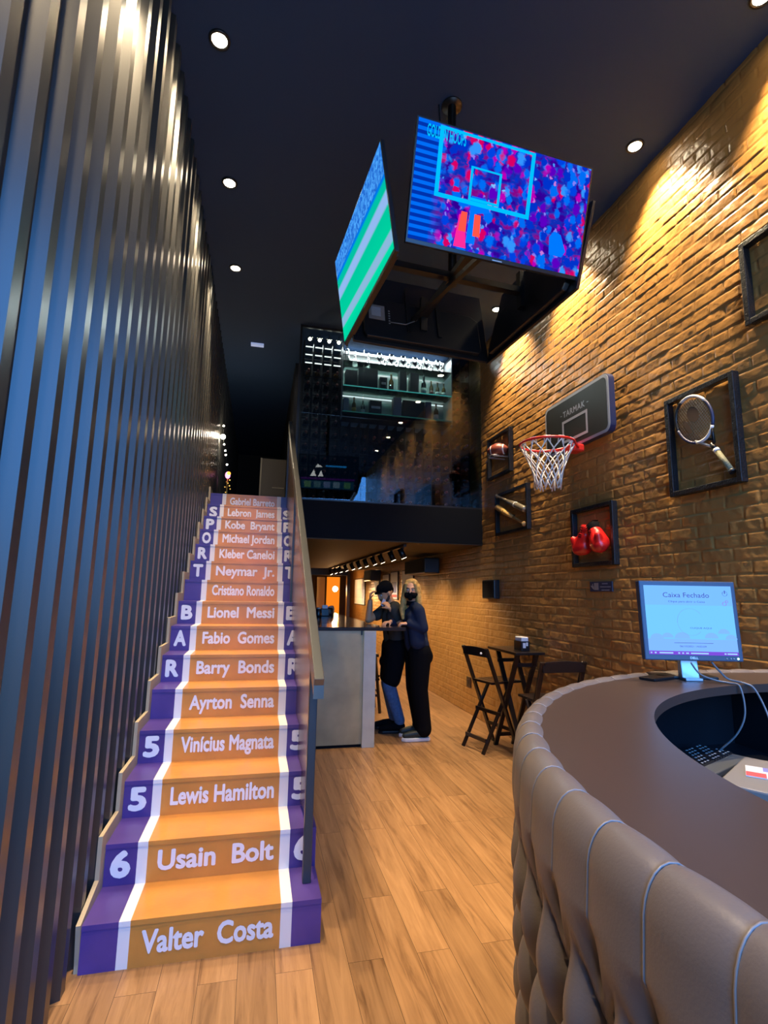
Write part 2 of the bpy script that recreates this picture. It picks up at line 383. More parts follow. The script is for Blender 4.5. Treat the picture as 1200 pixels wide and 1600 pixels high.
# ------------------------------------------------------------------ staircase
NS, RISE, TREAD, Y0 = 15, 0.18, 0.2849, 2.552
SX = [-0.6217, -0.4835, -0.4385, 0.171, 0.220, 0.349]
NAMES = ['Valter Costa', 'Usain Bolt', 'Lewis Hamilton', 'Vin\u00edcius Magnata', 'Ayrton Senna', 'Barry Bonds', 'Fabio Gomes', 'Lionel Messi', 'Cristiano Ronaldo', 'Neymar Jr.', 'Kleber Caneloi', 'Michael Jordan', 'Kobe Bryant', 'Lebron James', 'Gabriel Barreto']
SIDE = {2: '6', 3: '5', 4: '5', 6: 'R', 7: 'A', 8: 'B', 10: 'T', 11: 'R', 12: 'O', 13: 'P', 14: 'S'}
stair = thing('staircase', 'orange and purple painted staircase with white lettered names on its risers', 'staircase', (-0.13, Y0, 0))
SM = [M['purple'], M['white_paint'], M['orange'], M['white_paint'], M['purple']]
for i in range(1, NS+1):
    ya = Y0+(i-1)*TREAD; za, zb = (i-1)*RISE, i*RISE
    mb = MB()
    for k in range(5): mb.box((SX[k], ya, za), (SX[k+1], ya+0.02, zb-0.02 if i <= NS else zb), k)
    r = mb.build('step_riser', SM, stair)
    mb = MB(); ye = ya+TREAD if i < NS else ya+0.15
    for k in range(5): mb.box((SX[k], ya-0.004, zb-0.02), (SX[k+1], ye, zb), k)
    mb.build('step_tread', SM, stair)
    nm = NAMES[i-1]; W = SX[3]-SX[2]; full = nm.replace(' ', '  ') if len(nm) < 13 else nm
    mb = MB(); text(mb, full, (SX[2]+W*0.075, ya-0.0025, za+0.048), (1,0,0), (0,0,1), w=W*0.88, h=0.092, bold=0.034)
    xs_all = [v[0] for v in text_geo(full)[0]]; first = [v[0] for v in text_geo(nm.split(' ')[0])[0]]
    cut = SX[2]+W*0.075 + W*0.88*(max(first)-min(first)+0.10)/(max(xs_all)-min(xs_all)+0.068)
    for side in (0, 1):
        part = MB(); part.v = mb.v; sel = [q for q, f in enumerate(mb.f) if (mb.v[f[0]][0] > cut) == bool(side)]
        used = sorted({v for q in sel for v in mb.f[q]}); idx = {v: k for k, v in enumerate(used)}
        wb = MB(); wb.add([mb.v[v] for v in used], [tuple(idx[v] for v in mb.f[q]) for q in sel]); wb.build('name_lettering', M['letter'], r)
    if i in SIDE:
        for a, b in ((0, 1), (4, 5)):
            mb = MB(); text(mb, SIDE[i], ((SX[a]+SX[b])/2, ya-0.0025, za+0.032), (1,0,0), (0,0,1), w=0.088, h=0.120, bold=0.05, center=True); mb.build('letter', M['letter'], r)
# solid body under the steps, and the stepped skirting on the cladding side
poly = [(Y0+0.02, 0.0)]
for i in range(1, NS+1):
    poly += [(Y0+(i-1)*TREAD+0.02, i*RISE-0.021), (Y0+i*TREAD+0.02, i*RISE-0.021)]
poly = poly[:-1] + [(Y0+(NS-1)*TREAD+0.15, NS*RISE-0.021), (Y0+(NS-1)*TREAD+0.15, 0)]
MB().prism(poly, 'X', SX[0]+0.004, SX[5]-0.004).build('stair_body', M['purple'], stair)
up_, dn_ = [], []
for i in range(0, NS):
    yy = Y0+i*TREAD; z1 = (i+1)*RISE
    up_ += [(yy-0.075, i*RISE+0.065 if i else 0.16), (yy-0.075, z1+0.065)]
    dn_ += [(yy+0.01, i*RISE-0.01 if i else 0.0), (yy+0.01, z1-0.01)]
up_[0] = (Y0+0.012, 0.0)
up_ = [(Y0+0.012, 0.02), (Y0-0.02, RISE+0.01)] + up_[2:]
up_ += [(Y0+NS*TREAD, NS*RISE+0.05)]; dn_ += [(Y0+NS*TREAD, NS*RISE-0.05)]
MB().prism(up_ + dn_[::-1], 'X', XL-0.020, XL-0.002).build('stepped_skirting', M['beige'], stair)

# balustrade
bal = thing('stair_balustrade', 'steel handrail with brown sheet infill along the right side of the stairs', 'railing', (0.30, 2.70, RISE))
sl = RISE/TREAD
def nz(yv): return RISE + (yv-Y0)*sl
HX = 0.294
pa, pb = Vector((HX, 2.48, 1.10)), Vector((HX, 6.62, 1.10+(6.62-2.48)*0.622))
MB().bar(pa, pb, 0.045, 0.095).build('handrail', M['rail_steel'], bal, bevel=0.003)
MB().box((HX-0.024, 2.474, 1.05), (HX+0.024, 2.482, 1.15)).build('handrail_cap', M['rail_steel'], bal)
MB().box((HX-0.02, 2.68, RISE), (HX+0.02, 2.725, 1.18)).build('post', pm('post_paint', (0.05, 0.06, 0.07), 0.35, metal=0.4), bal, bevel=0.003)
mb = MB()
zt = lambda yv: 1.10+(yv-2.48)*0.622-0.05
low = [(2.727, 0.47), (Y0+2*TREAD-0.014, 2*RISE+0.014)]
for i in range(3, NS):
    low += [(Y0+(i-1)*TREAD-0.014, i*RISE+0.012), (Y0+i*TREAD-0.014, i*RISE+0.012)]
mb.prism(low + [(6.53, NS*RISE-0.02), (6.53, zt(6.53)), (2.727, zt(2.727))], 'X', HX-0.006, HX+0.006)
mb.build('infill_sheet', M['rail_panel'], bal)
for yy in (4.66, 6.55):
    MB().box((HX-0.02, yy, nz(yy)-0.16), (HX+0.02, yy+0.045, zt(yy)+0.01)).build('post', D.materials['post_paint'], bal)

# ------------------------------------------------------------------ ceiling downlights
def downlight(name, label, x, y, z=CZ, aim=None, watts=SPOT_W, group=None, size=0.062, spot=True):
    t = thing(name, label, 'ceiling light', (x, y, z), group)
    MB().lathe([(size*0.72, -0.001), (size*0.78, -0.012), (size, -0.010), (size*1.05, 0.0)], 28, Matrix.Translation((x, y, z))).build('trim_ring', M['black'], t)
    MB().lathe([(0.0001, -0.006), (size*0.72, -0.006), (size*0.72, 0.0)], 24, Matrix.Translation((x, y, z))).build('lens', M['lamp'], t)
    if spot:
        l = D.lights.new('spot_lamp', 'SPOT'); l.energy = watts; l.color = WARM; l.spot_size = math.radians(84); l.spot_blend = 0.7; l.shadow_soft_size = 0.055
        o = D.objects.new('spot_lamp', l); COL.objects.link(o); o.parent = t; o.location = (0, 0, -0.02)
        d = Vector(aim or (0, 0, -1)).normalized(); o.rotation_euler = d.to_track_quat('-Z', 'Y').to_euler()
    return t
lw = ['largest and brightest ceiling spotlight beside the ribbed wall, top left of the photo', 'middle ceiling spotlight beside the ribbed wall, second of the row of three', 'smallest and farthest ceiling spotlight of the three beside the ribbed wall']
for lb, yy in zip(lw, (2.85, 4.00, 5.17)): downlight('downlight', lb, -0.405, yy, aim=(-0.16, 0, -1), group='ceiling spotlights along the ribbed wall')
rw = ['ceiling spotlight above the racket frame, cut by the corner of the photo', 'ceiling spotlight to the right of the front television, beside the brick wall', 'ceiling spotlight hidden behind the hanging televisions by the brick wall', 'ceiling spotlight near the wine cellar, seen below the hanging televisions']
for lb, yy in zip(rw, (1.86, 2.87, 4.03, 5.19)): downlight('downlight', lb, 2.54, yy, aim=(0.17, 0, -1), group='ceiling spotlights along the brick wall')
for yy in (0.5, 1.7): downlight('downlight', 'ceiling spotlight along the ribbed wall, out of frame above the photo', -0.405, yy, aim=(-0.16, 0, -1), group='ceiling spotlights above the frame')
for yy in (0.75,): downlight('downlight', 'ceiling spotlight along the brick wall, out of frame above the photo', 2.54, yy, aim=(0.1, 0, -1), group='ceiling spotlights above the frame by the bricks')
tag(MB().box((-0.27, 6.80, CZ-0.03), (-0.10, 6.87, CZ-0.001)).build('emergency_light', pm('pale_blue_plastic', (0.55, 0.62, 0.8), 0.4, em=(0.45, 0.55, 0.9), es=0.35), bevel=0.005), 'small white rectangular fixture on the dark ceiling above the stair top', 'ceiling fixture')


# ------------------------------------------------------------------ hanging televisions
def screen_nodes(name):
    m = D.materials.new(name); m.use_nodes = True; t = m.node_tree; t.nodes.clear()
    o = t.nodes.new('ShaderNodeOutputMaterial'); e = t.nodes.new('ShaderNodeEmission'); t.links.new(e.outputs[0], o.inputs[0])
    uv = t.nodes.new('ShaderNodeUVMap'); return m, t, e, uv
def crowd_screen():
    m, t, e, uv = screen_nodes('basketball_crowd_screen'); L = t.links.new
    wn = t.nodes.new('ShaderNodeTexNoise'); wn.inputs['Scale'].default_value = 34; wn.inputs['Detail'].default_value = 2; L(uv.outputs[0], wn.inputs['Vector'])
    wm_ = t.nodes.new('ShaderNodeVectorMath'); wm_.operation = 'MULTIPLY_ADD'; wm_.inputs[1].default_value = (0.030, 0.055, 0); L(wn.outputs['Color'], wm_.inputs[0]); L(uv.outputs[0], wm_.inputs[2])
    def vor(sx, sy, seed):
        mp = t.nodes.new('ShaderNodeMapping'); mp.inputs['Scale'].default_value = (sx, sy, 1); mp.inputs['Location'].default_value = (seed, seed*2, 0); L(wm_.outputs[0], mp.inputs[0])
        v = t.nodes.new('ShaderNodeTexVoronoi'); v.inputs['Scale'].default_value = 1.0; L(mp.outputs[0], v.inputs['Vector']); return v
    def ramp(stops, src, interp='CONSTANT'):
        r = t.nodes.new('ShaderNodeValToRGB'); r.color_ramp.interpolation = interp; el = r.color_ramp.elements
        el[0].position, el[0].color = stops[0][0], stops[0][1]+(1,); el[1].position, el[1].color = stops[1][0], stops[1][1]+(1,)
        for p, c in stops[2:]: k = el.new(p); k.color = c+(1,)
        L(src, r.inputs[0]); return r
    nz_ = t.nodes.new('ShaderNodeTexNoise'); nz_.inputs['Scale'].default_value = 9; nz_.inputs['Detail'].default_value = 3; L(uv.outputs[0], nz_.inputs['Vector'])
    base = ramp([(0.0, (0.02, 0.0, 0.16)), (0.42, (0.03, 0.0, 0.30)), (0.52, (0.0, 0.03, 0.45)), (0.62, (0.22, 0.0, 0.22)), (1.0, (0.0, 0.08, 0.6))], nz_.outputs[0], 'LINEAR')
    cur = base.outputs[0]
    BODY = [(0, (0.0, 0.03, 0.55)), (0.22, (0.10, 0.0, 0.50)), (0.40, (0.0, 0.14, 0.85)), (0.58, (0.65, 0.0, 0.12)), (0.72, (0.0, 0.05, 0.70)), (0.82, (0.45, 0.0, 0.45)), (0.92, (0.03, 0.28, 0.95))]
    HEAD = [(0, (0.22, 0.20, 0.85)), (0.4, (0.06, 0.32, 0.95)), (0.7, (0.55, 0.18, 0.65)), (0.9, (0.20, 0.50, 1.0))]
    def layer(cur, sx, sy, seed, rb, rh, up):
        v = vor(sx, sy, seed); s_ = t.nodes.new('ShaderNodeSeparateColor'); L(v.outputs['Color'], s_.inputs[0])
        def over(cur, dist, r, col):
            k = t.nodes.new('ShaderNodeMapRange'); k.inputs[1].default_value = r*0.8; k.inputs[2].default_value = r*1.15; k.inputs[3].default_value = 1; k.inputs[4].default_value = 0; L(dist, k.inputs[0])
            x = t.nodes.new('ShaderNodeMix'); x.data_type = 'RGBA'; L(k.outputs[0], x.inputs[0]); L(cur, x.inputs[6]); L(col, x.inputs[7]); return x.outputs[2]
        cur = over(cur, v.outputs['Distance'], rb, ramp(BODY, s_.outputs[0]).outputs[0])
        # head: the same cells looked up from a little lower, so the dot sits above each body
        mp = t.nodes.new('ShaderNodeMapping'); mp.inputs['Scale'].default_value = (sx, sy*0.999, 1); mp.inputs['Location'].default_value = (seed, seed*2-up, 0); L(wm_.outputs[0], mp.inputs[0])
        v2 = t.nodes.new('ShaderNodeTexVoronoi'); v2.inputs['Scale'].default_value = 1.0; L(mp.outputs[0], v2.inputs['Vector']); s2 = t.nodes.new('ShaderNodeSeparateColor'); L(v2.outputs['Color'], s2.inputs[0])
        return over(cur, v2.outputs['Distance'], rh, ramp(HEAD, s2.outputs[1]).outputs[0])
    for args in ((24, 9, 3.3, 0.42, 0.14, 0.44), (20, 8, 7.7, 0.40, 0.14, 0.44), (16, 6.5, 12.1, 0.38, 0.13, 0.42), (12, 5.5, 21.9, 0.30, 0.11, 0.38)): cur = layer(cur, *args)
    class _O: pass
    mx = _O(); mx.outputs = {2: cur}
    # blue stand on the left side
    su = t.nodes.new('ShaderNodeSeparateXYZ'); L(uv.outputs[0], su.inputs[0])
    st = t.nodes.new('ShaderNodeMapRange'); st.inputs[1].default_value = 0.10; st.inputs[2].default_value = 0.17; st.inputs[3].default_value = 1; st.inputs[4].default_value = 0; L(su.outputs[0], st.inputs[0])
    wv = t.nodes.new('ShaderNodeMath'); wv.operation = 'FRACT'; w2 = t.nodes.new('ShaderNodeMath'); w2.operation = 'MULTIPLY'; w2.inputs[1].default_value = 16; L(su.outputs[1], w2.inputs[0]); L(w2.outputs[0], wv.inputs[0])
    stair_c = ramp([(0, (0.0, 0.03, 0.38)), (0.5, (0.0, 0.14, 0.85))], wv.outputs[0])
    m2 = t.nodes.new('ShaderNodeMix'); m2.data_type = 'RGBA'; L(st.outputs[0], m2.inputs[0]); L(mx.outputs[2], m2.inputs[6]); L(stair_c.outputs[0], m2.inputs[7])
    L(m2.outputs[2], e.inputs[0]); e.inputs[1].default_value = 0.8; return m
def pitch_screen():
    m, t, e, uv = screen_nodes('football_pitch_screen'); L = t.links.new
    su = t.nodes.new('ShaderNodeSeparateXYZ'); L(uv.outputs[0], su.inputs[0])
    a = t.nodes.new('ShaderNodeMath'); a.operation = 'MULTIPLY_ADD'; a.inputs[1].default_value = 0.10; L(su.outputs[0], a.inputs[0]); L(su.outputs[1], a.inputs[2])
    r = t.nodes.new('ShaderNodeValToRGB'); r.color_ramp.interpolation = 'LINEAR'; el = r.color_ramp.elements
    st = [(0.0, (0.0, 0.55, 0.30)), (0.16, (0.0, 0.62, 0.34)), (0.18, (0.22, 0.42, 0.62)), (0.27, (0.22, 0.42, 0.62)), (0.29, (0.0, 0.55, 0.30)), (0.50, (0.0, 0.50, 0.30)), (0.53, (0.25, 0.42, 0.75)), (0.63, (0.25, 0.42, 0.75)), (0.66, (0.0, 0.48, 0.30)), (0.74, (0.0, 0.45, 0.35)), (0.77, (0.0, 0.16, 0.70))]
    el[0].position, el[0].color = st[0][0], st[0][1]+(1,); el[1].position, el[1].color = st[1][0], st[1][1]+(1,)
    for p, c in st[2:]: k = el.new(p); k.color = c+(1,)
    L(a.outputs[0], r.inputs[0])
    mp = t.nodes.new('ShaderNodeMapping'); mp.inputs['Scale'].default_value = (60, 34, 1); L(uv.outputs[0], mp.inputs[0])
    v = t.nodes.new('ShaderNodeTexVoronoi'); L(mp.outputs[0], v.inputs['Vector']); v.inputs['Scale'].default_value = 1
    r2 = t.nodes.new('ShaderNodeValToRGB'); r2.color_ramp.elements[0].color = (0.0, 0.06, 0.45, 1); r2.color_ramp.elements[1].color = (0.08, 0.40, 0.95, 1); L(v.outputs['Color'], r2.inputs[0])
    g = t.nodes.new('ShaderNodeMath'); g.operation = 'GREATER_THAN'; g.inputs[1].default_value = 0.80; L(a.outputs[0], g.inputs[0])
    mx = t.nodes.new('ShaderNodeMix'); mx.data_type = 'RGBA'; L(g.outputs[0], mx.inputs[0]); L(r.outputs[0], mx.inputs[6]); L(r2.outputs[0], mx.inputs[7])
    L(mx.outputs[2], e.inputs[0]); e.inputs[1].default_value = 0.85; return m
M['crowd'] = crowd_screen(); M['pitch'] = pitch_screen()
M['cyan_glow'] = emit('cyan_screen_line', (0.0, 0.50, 0.95), 0.8)
M['orange_glow'] = emit('orange_screen_patch', (1.0, 0.07, 0.05), 1.0)
M['pink_glow'] = emit('pink_screen_patch', (0.9, 0.02, 0.25), 1.0)
M['blue_glow'] = emit('blue_screen_patch', (0.0, 0.14, 0.8), 1.0)
M['navy_screen'] = emit('navy_screen_glow', (0.004, 0.016, 0.045), 1.0)
M['screen_off'] = pm('black_screen', (0.008, 0.008, 0.010), 0.12)

def tv(label, c, psi, tau, ang, w=1.04, screen='screen_off', deco=None, back=False):
    h = w*0.5625; a = psi+ang
    on = Vector((math.sin(a), -math.cos(a), 0)); r = Vector((math.cos(a), math.sin(a), 0)); v = Vector((0,0,1))*math.cos(tau)+on*math.sin(tau); n = r.cross(v)
    c = Vector(c); t = thing('television', label, 'television', c, 'televisions hanging as a box from the ceiling')
    mt = Matrix((r, v, n)).transposed().to_4x4(); mt.translation = c
    MB().box((-w/2-0.010, -h/2-0.022, -0.022), (w/2+0.010, h/2+0.010, -0.001), 0, mt).build('case', M['black_plastic'], t, bevel=0.003)
    mb = MB(); mb.prism([(-w*0.42, -h*0.48), (w*0.42, -h*0.48), (w*0.44, -h*0.42), (w*0.44, 0.02), (w*0.38, 0.06), (-w*0.38, 0.06), (-w*0.44, 0.02), (-w*0.44, -h*0.42)], 'Z', -0.058, -0.022)
    mb.v = [tuple(mt @ Vector(p)) for p in mb.v]; mb.build('rear_housing', M['black_plastic'], t, bevel=0.006)
    me = D.meshes.new('screen'); P = [(-w/2, -h/2, 0.0), (w/2, -h/2, 0.0), (w/2, h/2, 0.0), (-w/2, h/2, 0.0)]
    me.from_pydata([tuple((mt @ Vector(p))-c) for p in P], [], [(0, 1, 2, 3)]); uvl = me.uv_layers.new(name='UVMap')
    for i, q in enumerate(((0, 0), (1, 0), (1, 1), (0, 1))): uvl.data[i].uv = q
    me.materials.append(M[screen]); s = D.objects.new('screen', me); COL.objects.link(s); s.parent = t
    mb = MB(); mb.box((-0.03, -h/2-0.018, 0.0), (0.03, -h/2-0.012, 0.001), 0, mt); mb.build('maker_plate', M['silver'], t)
    if back:
        for nm, q in (('input_panel', [(0.30, -0.13, -0.060), (0.42, 0.0, -0.058)]), ):
            MB().box(q[0], q[1], 0, mt).build(nm, M['grey'], t)
        MB().box((0.33, -0.10, -0.0615), (0.40, -0.02, -0.060), 0, mt).build('rating_label', pm('bluish_label', (0.30, 0.34, 0.42), 0.5), t)
        mb = MB()
        for k in range(6): mb.box((0.26, -0.15+k*0.022, -0.0605), (0.272, -0.142+k*0.022, -0.058), 0, mt)
        mb.build('sockets', M['silver'], t)
        pts = [(0.26, -0.14, -0.065), (0.15, -0.15, -0.08), (0.06, -0.09, -0.075), (0.02, -0.02, -0.09), (-0.02, 0.02, -0.10), (0.0, 0.08, -0.12)]
        MB().tube([mt @ Vector(p) for p in pts], 0.004, 6).build('signal_cable', M['grey'], t)
        for sx in (-1, 1): MB().bar(mt @ Vector((sx*0.12, -0.20, -0.066)), mt @ Vector((sx*0.12, 0.20, -0.066)), 0.03, 0.014, n).build('mount_rail', M['black'], t)
    if deco: deco(s, mt, w, h)
    return t
def game_deco(s, mt, w, h):
    def q(x0, y0, x1, y1, name, col, e_, z=0.0012):
        mb = MB(); mb.add([mt @ Vector(((a-0.5)*w, (0.5-b)*h, z)) for a, b in ((x0, y1), (x1, y1), (x1, y0), (x0, y0))], [(0, 1, 2, 3)]); mb.build(name, emit(name+'_glow', col, e_), s)
    q(0.05, 0.66, 0.95, 0.72, 'violet_band', (0.12, 0.02, 0.30), 0.8); q(0.06, 0.74, 0.94, 0.98, 'lower_panel', (0.01, 0.10, 0.22), 0.8)
    q(0.20, 0.28, 0.55, 0.33, 'cyan_bar', (0.02, 0.35, 0.95), 1.6)
    for k, (x, c) in enumerate(((0.12, (0.10, 0.30, 0.16)), (0.30, (0.25, 0.40, 0.55)), (0.46, (0.20, 0.30, 0.60)), (0.62, (0.12, 0.28, 0.35)), (0.78, (0.16, 0.36, 0.20)))): q(x, 0.77, x+0.11, 0.95, 'tile', c, 1.0, 0.0016)
    mb = MB()
    for pts in ([(0.60, 0.34), (0.68, 0.26), (0.72, 0.36)], [(0.58, 0.62), (0.62, 0.44), (0.67, 0.62)], [(0.70, 0.62), (0.74, 0.42), (0.80, 0.62)]): mb.add([mt @ Vector(((a-0.5)*w, (0.5-b)*h, 0.0014)) for a, b in pts[::-1]], [(0, 1, 2)])
    mb.build('white_figures', emit('white_figure_glow', (1.0, 0.95, 0.9), 3.0), s)
def hoop_deco(s, mt, w, h):
    def q(pts, name, m, z=0.0012):
        mb = MB(); mb.add([mt @ Vector(((p[0]-0.5)*w, (0.5-p[1])*h, z)) for p in pts], [tuple(range(len(pts)))]); return mb.build(name, M[m], s)
    def poly_frame(x0, y0, x1, y1, t, name):
        mb = MB()
        for (a, b, c_, d) in ((x0, y0, x0+t, y1), (x1-t, y0, x1, y1), (x0+t, y1-t*1.7, x1-t, y1), (x0+t, y0, x1-t, y0+t*1.2)):
            mb.add([mt @ Vector(((X-0.5)*w, (0.5-Yv)*h, 0.0015)) for X, Yv in ((a, d), (c_, d), (c_, b), (a, b))], [(0, 1, 2, 3)])
        mb.build(name, M['cyan_glow'], s)
    poly_frame(0.115, 0.01, 0.655, 0.60, 0.022, 'backboard_graphic'); poly_frame(0.30, 0.27, 0.475, 0.56, 0.014, 'target_graphic')
    mb = MB()
    text(mb, 'GOLDEN HOOPS', mt @ Vector((-0.452*w, 0.37*h, 0.0013)), (mt.to_3x3() @ Vector((1,0,0))), (mt.to_3x3() @ Vector((0,1,0))), w=0.21*w, h=0.062, bold=0.02)
    mb.build('caption', M['cyan_glow'], s)
    q([(0.245, 0.98), (0.262, 0.70), (0.29, 0.70), (0.315, 0.98)], 'shorts_patch', 'pink_glow'); q([(0.262, 0.84), (0.272, 0.67), (0.305, 0.67), (0.305, 0.84)], 'shorts_patch', 'orange_glow', 0.0016)
    q([(0.345, 0.86), (0.345, 0.67), (0.38, 0.67), (0.385, 0.86)], 'shorts_patch', 'orange_glow', 0.0016)
    q([(0.31, 0.93), (0.32, 0.60), (0.355, 0.56), (0.36, 0.93)], 'player_patch', 'blue_glow', 0.0014)
    q([(0.305, 0.60), (0.32, 0.52), (0.40, 0.52), (0.43, 0.63), (0.36, 0.66)], 'net_patch', 'blue_glow', 0.0013)
    q([(0.80, 0.86), (0.79, 0.70), (0.82, 0.64), (0.86, 0.66), (0.90, 0.80), (0.88, 0.86)], 'fan_patch', 'blue_glow', 0.0013)
tv('front television showing a basketball backboard against a blue and purple crowd', (1.177, 2.300, 3.630), 0.068, 0.265, 0, screen='crowd', deco=hoop_deco)
tv('left-hand television of the hanging box showing a green football pitch', (0.486, 2.805, 3.526), 0.079, 0.146, -PI/2, screen='pitch')
tv('rear television of the hanging box, showing its dark back and input panel', (1.08, 3.50, 3.585), 0.068, 0.22, PI, screen='navy_screen', deco=game_deco, back=True)
tv('right-hand television of the hanging box, seen edge-on against the brick wall', (1.725, 2.93, 3.565), 0.068, 0.24, PI/2, back=False)
mt_ = thing('television_mount', 'black steel ceiling mount holding the four hanging televisions', 'television mount', (1.115, 2.905, CZ))
MB().lathe([(0.07, CZ-0.012), (0.07, CZ)], 20, Matrix.Translation((1.115, 2.905, 0))).build('ceiling_plate', M['black'], mt_)
MB().tube([(1.115, 2.905, CZ), (1.115, 2.905, 3.50)], 0.028, 14).build('pole', M['black'], mt_)
MB().bar((1.02, 2.905, CZ-0.02), (1.10, 2.905, 3.75), 0.008, 0.008).build('cable', M['black'], mt_)
for a in (0, PI/2, PI, -PI/2):
    d = Vector((math.sin(a+0.068), -math.cos(a+0.068), 0)); c0 = Vector((1.115, 2.905, 3.56))
    MB().bar(c0, c0+d*0.50, 0.05, 0.04).build('arm', M['black'], mt_)
    MB().bar(c0+d*0.50+Vector((0,0,-0.12)), c0+d*0.50+Vector((0,0,0.14)), 0.05, 0.03, d).build('bracket_head', M['black'], mt_)
MB().bar((1.14, 2.40, 3.42), (1.00, 3.42, 3.52), 0.03, 0.03).build('brace', M['black'], mt_)

# ------------------------------------------------------------------ wine cellar behind glass
cel = thing('cellar_glass_front', 'tall dark glass front of the wine cellar above the mezzanine edge', 'glass partition', (1.56, MY, MZ1))
gx = [0.37, 1.16, 1.96, 2.765]
for a, b in zip(gx[:-1], gx[1:]):
    for z0, z1 in ((MZ1+0.02, 3.70), (3.705, CZ-0.01)):
        MB().box((a+0.002, MY+0.004, z0), (b-0.002, MY+0.016, z1)).build('glass_pane', M['pane'], cel)
MB().box((0.36, MY, MZ1), (XW, MY+0.03, MZ1+0.02)).build('bottom_channel', M['black'], cel)
MB().box((0.36, MY, CZ-0.03), (XW-0.02, MY+0.03, CZ-0.002)).build('top_channel', M['black'], cel)
MB().box((0.345, MY, MZ1), (0.37, MY+0.03, CZ-0.002)).build('side_channel', M['black'], cel)
RY = 6.40
def bottle_geo(n=10):
    return [(0.0001, 0.0), (0.034, 0.0), (0.037, 0.008), (0.037, 0.17), (0.030, 0.20), (0.0145, 0.225), (0.0135, 0.285), (0.016, 0.287), (0.016, 0.30), (0.0001, 0.30)]
def cells(x0, x1, z0, z1, px, pz):
    nx = int(round((x1-x0)/px)); nz_ = int((z1-z0)/pz)
    return [(x0+px*(i+0.5), z0+pz*j) for i in range(nx) for j in range(nz_)]
rack = thing('wine_rack', 'black wine rack of upright dividers and cross rails behind the cellar glass', 'wine rack', (1.56, 6.6, MZ1))
mb = MB(); xs = [0.42+0.124*k for k in range(5)]
for x in xs: mb.box((x-0.004, RY+0.03, MZ1+0.01), (x+0.004, 6.75, CZ-0.06))
mb.build('left_dividers', M['black_matte'], rack)
mb = MB()
for k in range(13): mb.box((0.93+0.124*k-0.004, RY+0.03, MZ1+0.01), (0.93+0.124*k+0.004, 6.75, 3.74))
mb.build('lower_dividers', M['black_matte'], rack)
mb = MB()
for k in range(3): mb.box((2.45+0.13*k-0.004, RY+0.03, MZ1+0.01), (2.45+0.13*k+0.004, 6.75, CZ-0.06))
mb.build('right_dividers', M['black_matte'], rack)
mb = MB(); PZ = 0.165; rows = [2.70+PZ*k for k in range(13)]
for z in rows:
    for yy in (RY+0.06, 6.68):
        mb.box((0.42, yy, z-0.050), (0.916, yy+0.012, z-0.040)); mb.box((2.44, yy, z-0.050), (2.72, yy+0.012, z-0.040))
        if z < 3.65: mb.box((0.93, yy, z-0.050), (2.418, yy+0.012, z-0.040))
mb.build('cross_rails', M['black_matte'], rack)
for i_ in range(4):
    for z in (4.69, 4.58, 4.47): MB().box((0.437+0.124*i_, 6.42, z-0.006), (0.527+0.124*i_, 6.428, z+0.006)).build('glint_bar', D.materials.get('glint_glow') or emit('glint_glow', (1.0, 0.92, 0.78), 2.2), rack)  # glowing bars stand in for bright reflections along the glass shelf lines
protos = {}
spots = [(0.42+0.124*(i+0.5), z) for i in range(4) for z in rows[:11]] + [(0.93+0.124*(i+0.5), z) for i in range(12) for z in rows[:6]] + [(2.45+0.13*(i+0.5), z) for i in range(2) for z in rows]
for k, (x, z) in enumerate(spots):
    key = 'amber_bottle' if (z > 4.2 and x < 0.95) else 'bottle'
    if key not in protos:
        t = thing('wine_bottle', None, 'wine bottle', (0, 0, 0)); R = Matrix.Rotation(PI/2, 4, 'X'); 
        MB().lathe([(r, -zz) for r, zz in bottle_geo()][::-1], 12, Matrix.Rotation(-PI/2, 4, 'X')).build('glass_body', M[key], t)
        MB().lathe([(0.0165, -0.302), (0.0165, -0.245), (0.015, -0.245)], 12, Matrix.Rotation(-PI/2, 4, 'X')).build('capsule', M['gold'] if k % 2 else M['maroon'], t)
        protos[key] = t; b = t
    else: b = copy_tree(protos[key])
    b.location = (x, RY+0.26, z)
    if key == 'bottle': tag(b, 'dark wine bottle lying in the black rack behind the cellar glass', None, 'dark wine bottles in the cellar rack')
    else: tag(b, 'amber wine bottle lying in the lit top of the left rack', None, 'amber wine bottles in the cellar rack')
# lit display shelves
dis = thing('display_shelves', 'lit glass display shelves with mirror-bright top in the middle of the cellar', 'shelving', (1.64, 6.6, 3.78))
for z in (3.84, 4.19, 4.53): MB().box((0.93, 6.34, z-0.012), (2.42, 6.66, z)).build('glass_shelf', M['shelf_glass'], dis, bevel=0.002)
for z in (3.84, 4.19): MB().box((0.93, 6.335, z-0.012), (2.42, 6.340, z)).build('lit_edge', emit('green_edge_%d' % int(z*10), (0.10, 0.55, 0.45), 0.6 if z > 4 else 0.12), dis)
MB().box((0.925, 6.68, 3.75), (2.425, 6.70, CZ-0.05)).build('back_panel', pm('display_back', (0.20, 0.20, 0.19), 0.35), dis)
for x in (0.922, 2.428): MB().box((x-0.006, 6.36, 3.75), (x+0.006, 6.68, CZ-0.05)).build('side_panel', M['grey'], dis)
MB().box((0.922, 6.36, 3.805), (2.428, 6.68, 3.826)).build('light_block_board', M['black_matte'], dis)  # opaque board added to keep the shelf light off the dividers below
MB().box((0.95, 6.60, CZ-0.075), (2.40, 6.64, CZ-0.06)).build('led_strip', M['led'], dis)
MB().box((0.95, 6.64, 4.15), (2.40, 6.655, 4.165)).build('led_strip', emit('dim_led', (1.0, 0.93, 0.82), 1.2), dis)
